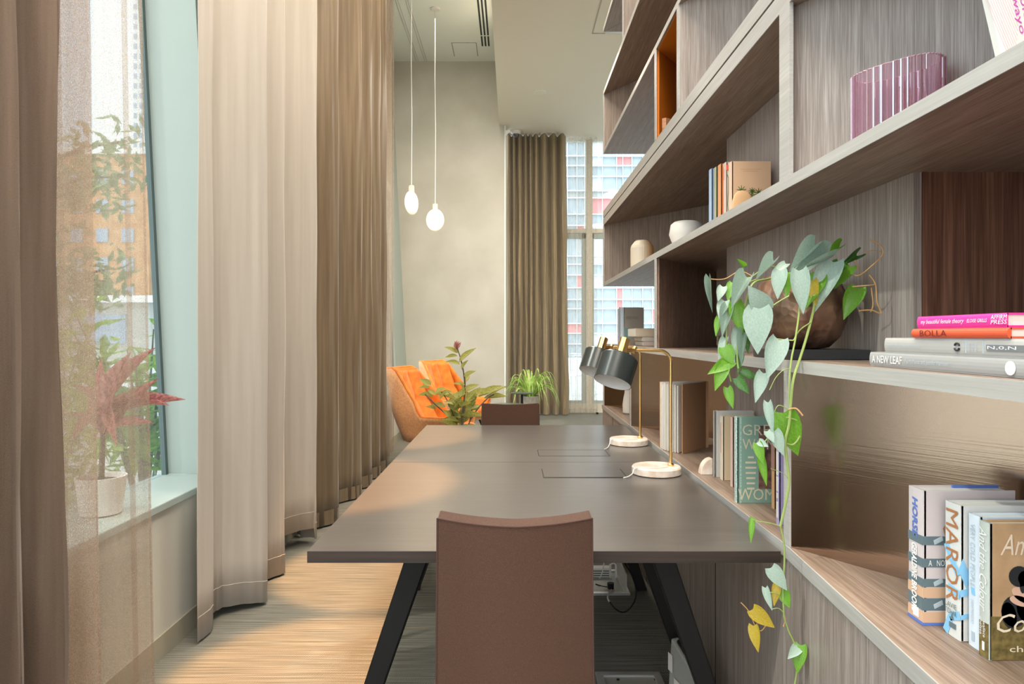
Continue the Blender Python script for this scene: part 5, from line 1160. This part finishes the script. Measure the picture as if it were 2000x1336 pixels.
def tree(label, x, y, h, rad, n, mat, group, zlo):
    t = thing('tree', label, 'tree', (x, y, -.16), 0, group)
    tk = MB().tube([(x, y, -.16), (x+.05, y, h*.4), (x-.05, y+.1, h*.75), (x, y, h)], [.16, .12, .08, .02], 8)
    rr = random.Random(int(abs(x*100)))
    br = []
    for k in range(14):
        z = rr.uniform(zlo, h*.9); a = rr.uniform(0, 2*PI); l = rr.uniform(.5, 1)*rad
        e = Vector((x+math.cos(a)*l, y+math.sin(a)*l, z+rr.uniform(0, .5))); br.append(((x, y, z), e)); tk.tube([(x, y, z), (Vector((x, y, z))+e)/2+Vector((0, 0, .1)), e], [.04, .025, .01], 5)
    part('trunk', tk, M['bark'], t, smooth=True)
    lf = MB()
    for k in range(n):
        b0, e = rr.choice(br); c = Vector(b0).lerp(e, rr.uniform(.35, 1.05))+Vector([rr.gauss(0, .22) for _ in range(3)])
        d = Vector([rr.gauss(0, 1) for _ in range(3)]).normalized()*.11; s = d.orthogonal().normalized()*.04
        lf.add([c-d, c-s, c+d, c+s], [(0, 1, 2, 3)])
    o = part('foliage', lf, mat, t); o['kind'] = 'stuff'
tree('dark green garden tree beyond the near window, seen through the sheer', -6.6, 9.6, 4.3, 1.5, 1300, M['leaf_tree'], None, 1.6)
tree('second garden tree farther left, behind the gathered curtain', -10.5, 13.5, 5.2, 1.7, 2200, M['leaf_tree'], None, 1.8)
def shrub(label, x, y, h, n, big, group='garden shrubs under the windows'):
    t = thing('garden_shrub', label, 'shrub', (x, y, -.16), 0, group); rr = random.Random(int(abs(x*991+y*77)))
    st = MB(); lf = MB(); tops = []
    for k in range(9):
        e = Vector((x+rr.uniform(-.45, .45), y+rr.uniform(-.5, .5), rr.uniform(.6, 1)*h)); tops.append(e); st.tube([(x, y, -.16), ((x+e.x)/2, (y+e.y)/2, e.z*.6), e], [.018, .012, .005], 5)
    part('stems', st, M['bark'], t)
    for k in range(n):
        e = rr.choice(tops); c = Vector((x, y, -.1)).lerp(e, rr.uniform(.35, 1.0))+Vector([rr.gauss(0, .09) for _ in range(3)])
        d = Vector((rr.gauss(0, 1), rr.gauss(0, 1), rr.gauss(-.2, .6))).normalized()*big; s = Vector((rr.gauss(0, .3), rr.gauss(0, .3), 1)).cross(d).normalized()*big*.33
        lf.add([c-d, c-d*.2-s, c+d, c-d*.2+s], [(0, 1, 2, 3)])
    o = part('foliage', lf, M['leaf_out'], t); o['kind'] = 'stuff'
shrub('yellow green shrub just outside the near window, by the pier', -2.75, 5.1, 1.45, 420, .11)
shrub('green shrub outside the near window, left of the yellow green shrub', -4.1, 6.0, 1.5, 420, .10)
shrub('green shrub in the garden behind the pink cordyline', -2.75, 3.9, 1.0, 380, .10)
shrub('green shrub in the garden, lower left behind the sheer', -3.9, 4.3, 1.2, 400, .10)
shrub('green shrub outside the second window, by the lounge corner', -3.0, 8.2, 1.4, 420, .11)
shrub('green shrub outside the second window, nearer the curtains', -2.9, 9.6, 1.5, 420, .11)
# facade across the terrace
fa = thing('office_building', 'glazed building with white mullions and red panels across the terrace', 'building', (6.5, 40.5, -.1))
YF = 40.0; kf = YF/F
def fxz(u, v): p = P(u, v, YF); return p.x, p.z
part('wall', MB().box(-6, 30, YF+.5, YF+8, -.1, 24), M['pane_grey'], fa)
us = [1040, 1075, 1108, 1127, 1142, 1156, 1177, 1205, 1217, 1235, 1256, 1275, 1300, 1330, 1370]
vs_ = [230, 275, 304, 323, 344, 372, 386, 418, 440, 463, 500, 516, 537, 562, 585, 603, 632, 651, 672, 705]
red = {(4, 4), (5, 6), (6, 6), (7, 2), (8, 2), (7, 13), (7, 14), (3, 12), (2, 16), (3, 16), (4, 16), (3, 8), (4, 8), (1, 6), (12, 15), (11, 15)}
light = {(5, 0), (5, 1), (5, 2), (5, 4), (5, 9), (5, 10), (6, 10), (5, 12), (5, 17), (9, 17), (10, 17), (8, 17), (4, 17), (6, 17), (7, 17), (5, 18), (6, 18), (7, 18), (4, 18), (9, 18), (10, 18)}
grey = {(i, 5) for i in range(2, 10)} | {(3, 9), (4, 9), (3, 13), (4, 13)}
pm = {k: MB().box(0, 1, 0, .3, 0, 1).mesh('pane', M[k]) for k in ('pane', 'pane_red', 'pane_light', 'pane_grey')}
for i in range(len(us)-1):
    for j in range(len(vs_)-1):
        x0_, z1_ = fxz(us[i], vs_[j]); x1_, z0_ = fxz(us[i+1], vs_[j+1]); k = (i, j)
        m_ = 'pane_red' if k in red else 'pane_light' if k in light else 'pane_grey' if k in grey else 'pane'
        o = bpy.data.objects.new('pane', pm[m_]); C.objects.link(o); o.parent = fa
        o.location = (x0_+.03-6.5, YF+.2-40.5+R.uniform(0, .06), z0_+.03+.1); o.scale = (x1_-x0_-.06, 1, z1_-z0_-.06)
for u in us:
    x_, _ = fxz(u, 0); part('mullion', MB().box(x_-.02, x_+.02, YF+.1, YF+.45, -.1, 14.5), M['mullion'], fa)
for v in vs_:
    _, z__ = fxz(0, v); part('mullion', MB().box(-5, 22, YF+.02, YF+.42, z__-.03, z__+.03), M['mullion'], fa)
# wire chairs and table on the terrace
def wire_chair(label, x, Y, rz):
    t = thing('wire_chair', label, 'chair', (x, Y, -.03), rz, 'white chairs on the terrace')
    bk = MB()
    for k in range(9):
        z = .46+.05*k; w_ = .22-.03*(k/8)**2; bk.tube([(-w_, -.20-.02*k*.4, z), (0, -.24-.02*k*.4, z), (w_, -.20-.02*k*.4, z)], .007, 5)
    bk.tube([(-.22, -.20, .44), (-.21, -.25, .70), (-.19, -.27, .87), (.19, -.27, .87), (.21, -.25, .70), (.22, -.20, .44)], .011, 6)
    part('backrest', bk, M['mullion'], t, world=False)
    st = MB()
    for k in range(9): st.tube([(-.23, -.2+.05*k, .45), (.23, -.2+.05*k, .45)], .007, 5)
    st.tube([(-.23, -.21, .45), (-.23, .22, .45), (.23, .22, .45), (.23, -.21, .45)], .011, 6)
    part('seat', st, M['mullion'], t, world=False)
    for sx in (-1, 1):
        for sy in (-1, 1): part('leg', MB().tube([(sx*.2, sy*.18, .45), (sx*.24, sy*.23, 0)], .010, 6), M['mullion'], t, world=False)
wire_chair('white wire chair on the terrace, left of the mullion', 1.33, 14.8, 2.4)
wire_chair('white wire chair on the terrace, right of the mullion', 2.05, 14.6, 1.2)
wire_chair('white wire chair farther back on the terrace', 1.75, 17.0, -.6)
t = thing('terrace_table', 'round white cafe table on the terrace beyond the far window', 'table', (1.78, 15.5, -.03))
part('top', MB().lathe([(.34, .71), (.35, .715), (.35, .735), (0, .738)], (1.78, 15.5, -.03), 28), M['mullion'], t)
part('stem', MB().tube([(1.78, 15.5, -.02), (1.78, 15.5, .69)], .025, 10), M['mullion'], t)
part('base', MB().lathe([(.22, 0), (.22, .012), (0, .016)], (1.78, 15.5, -.03), 24), M['mullion'], t)
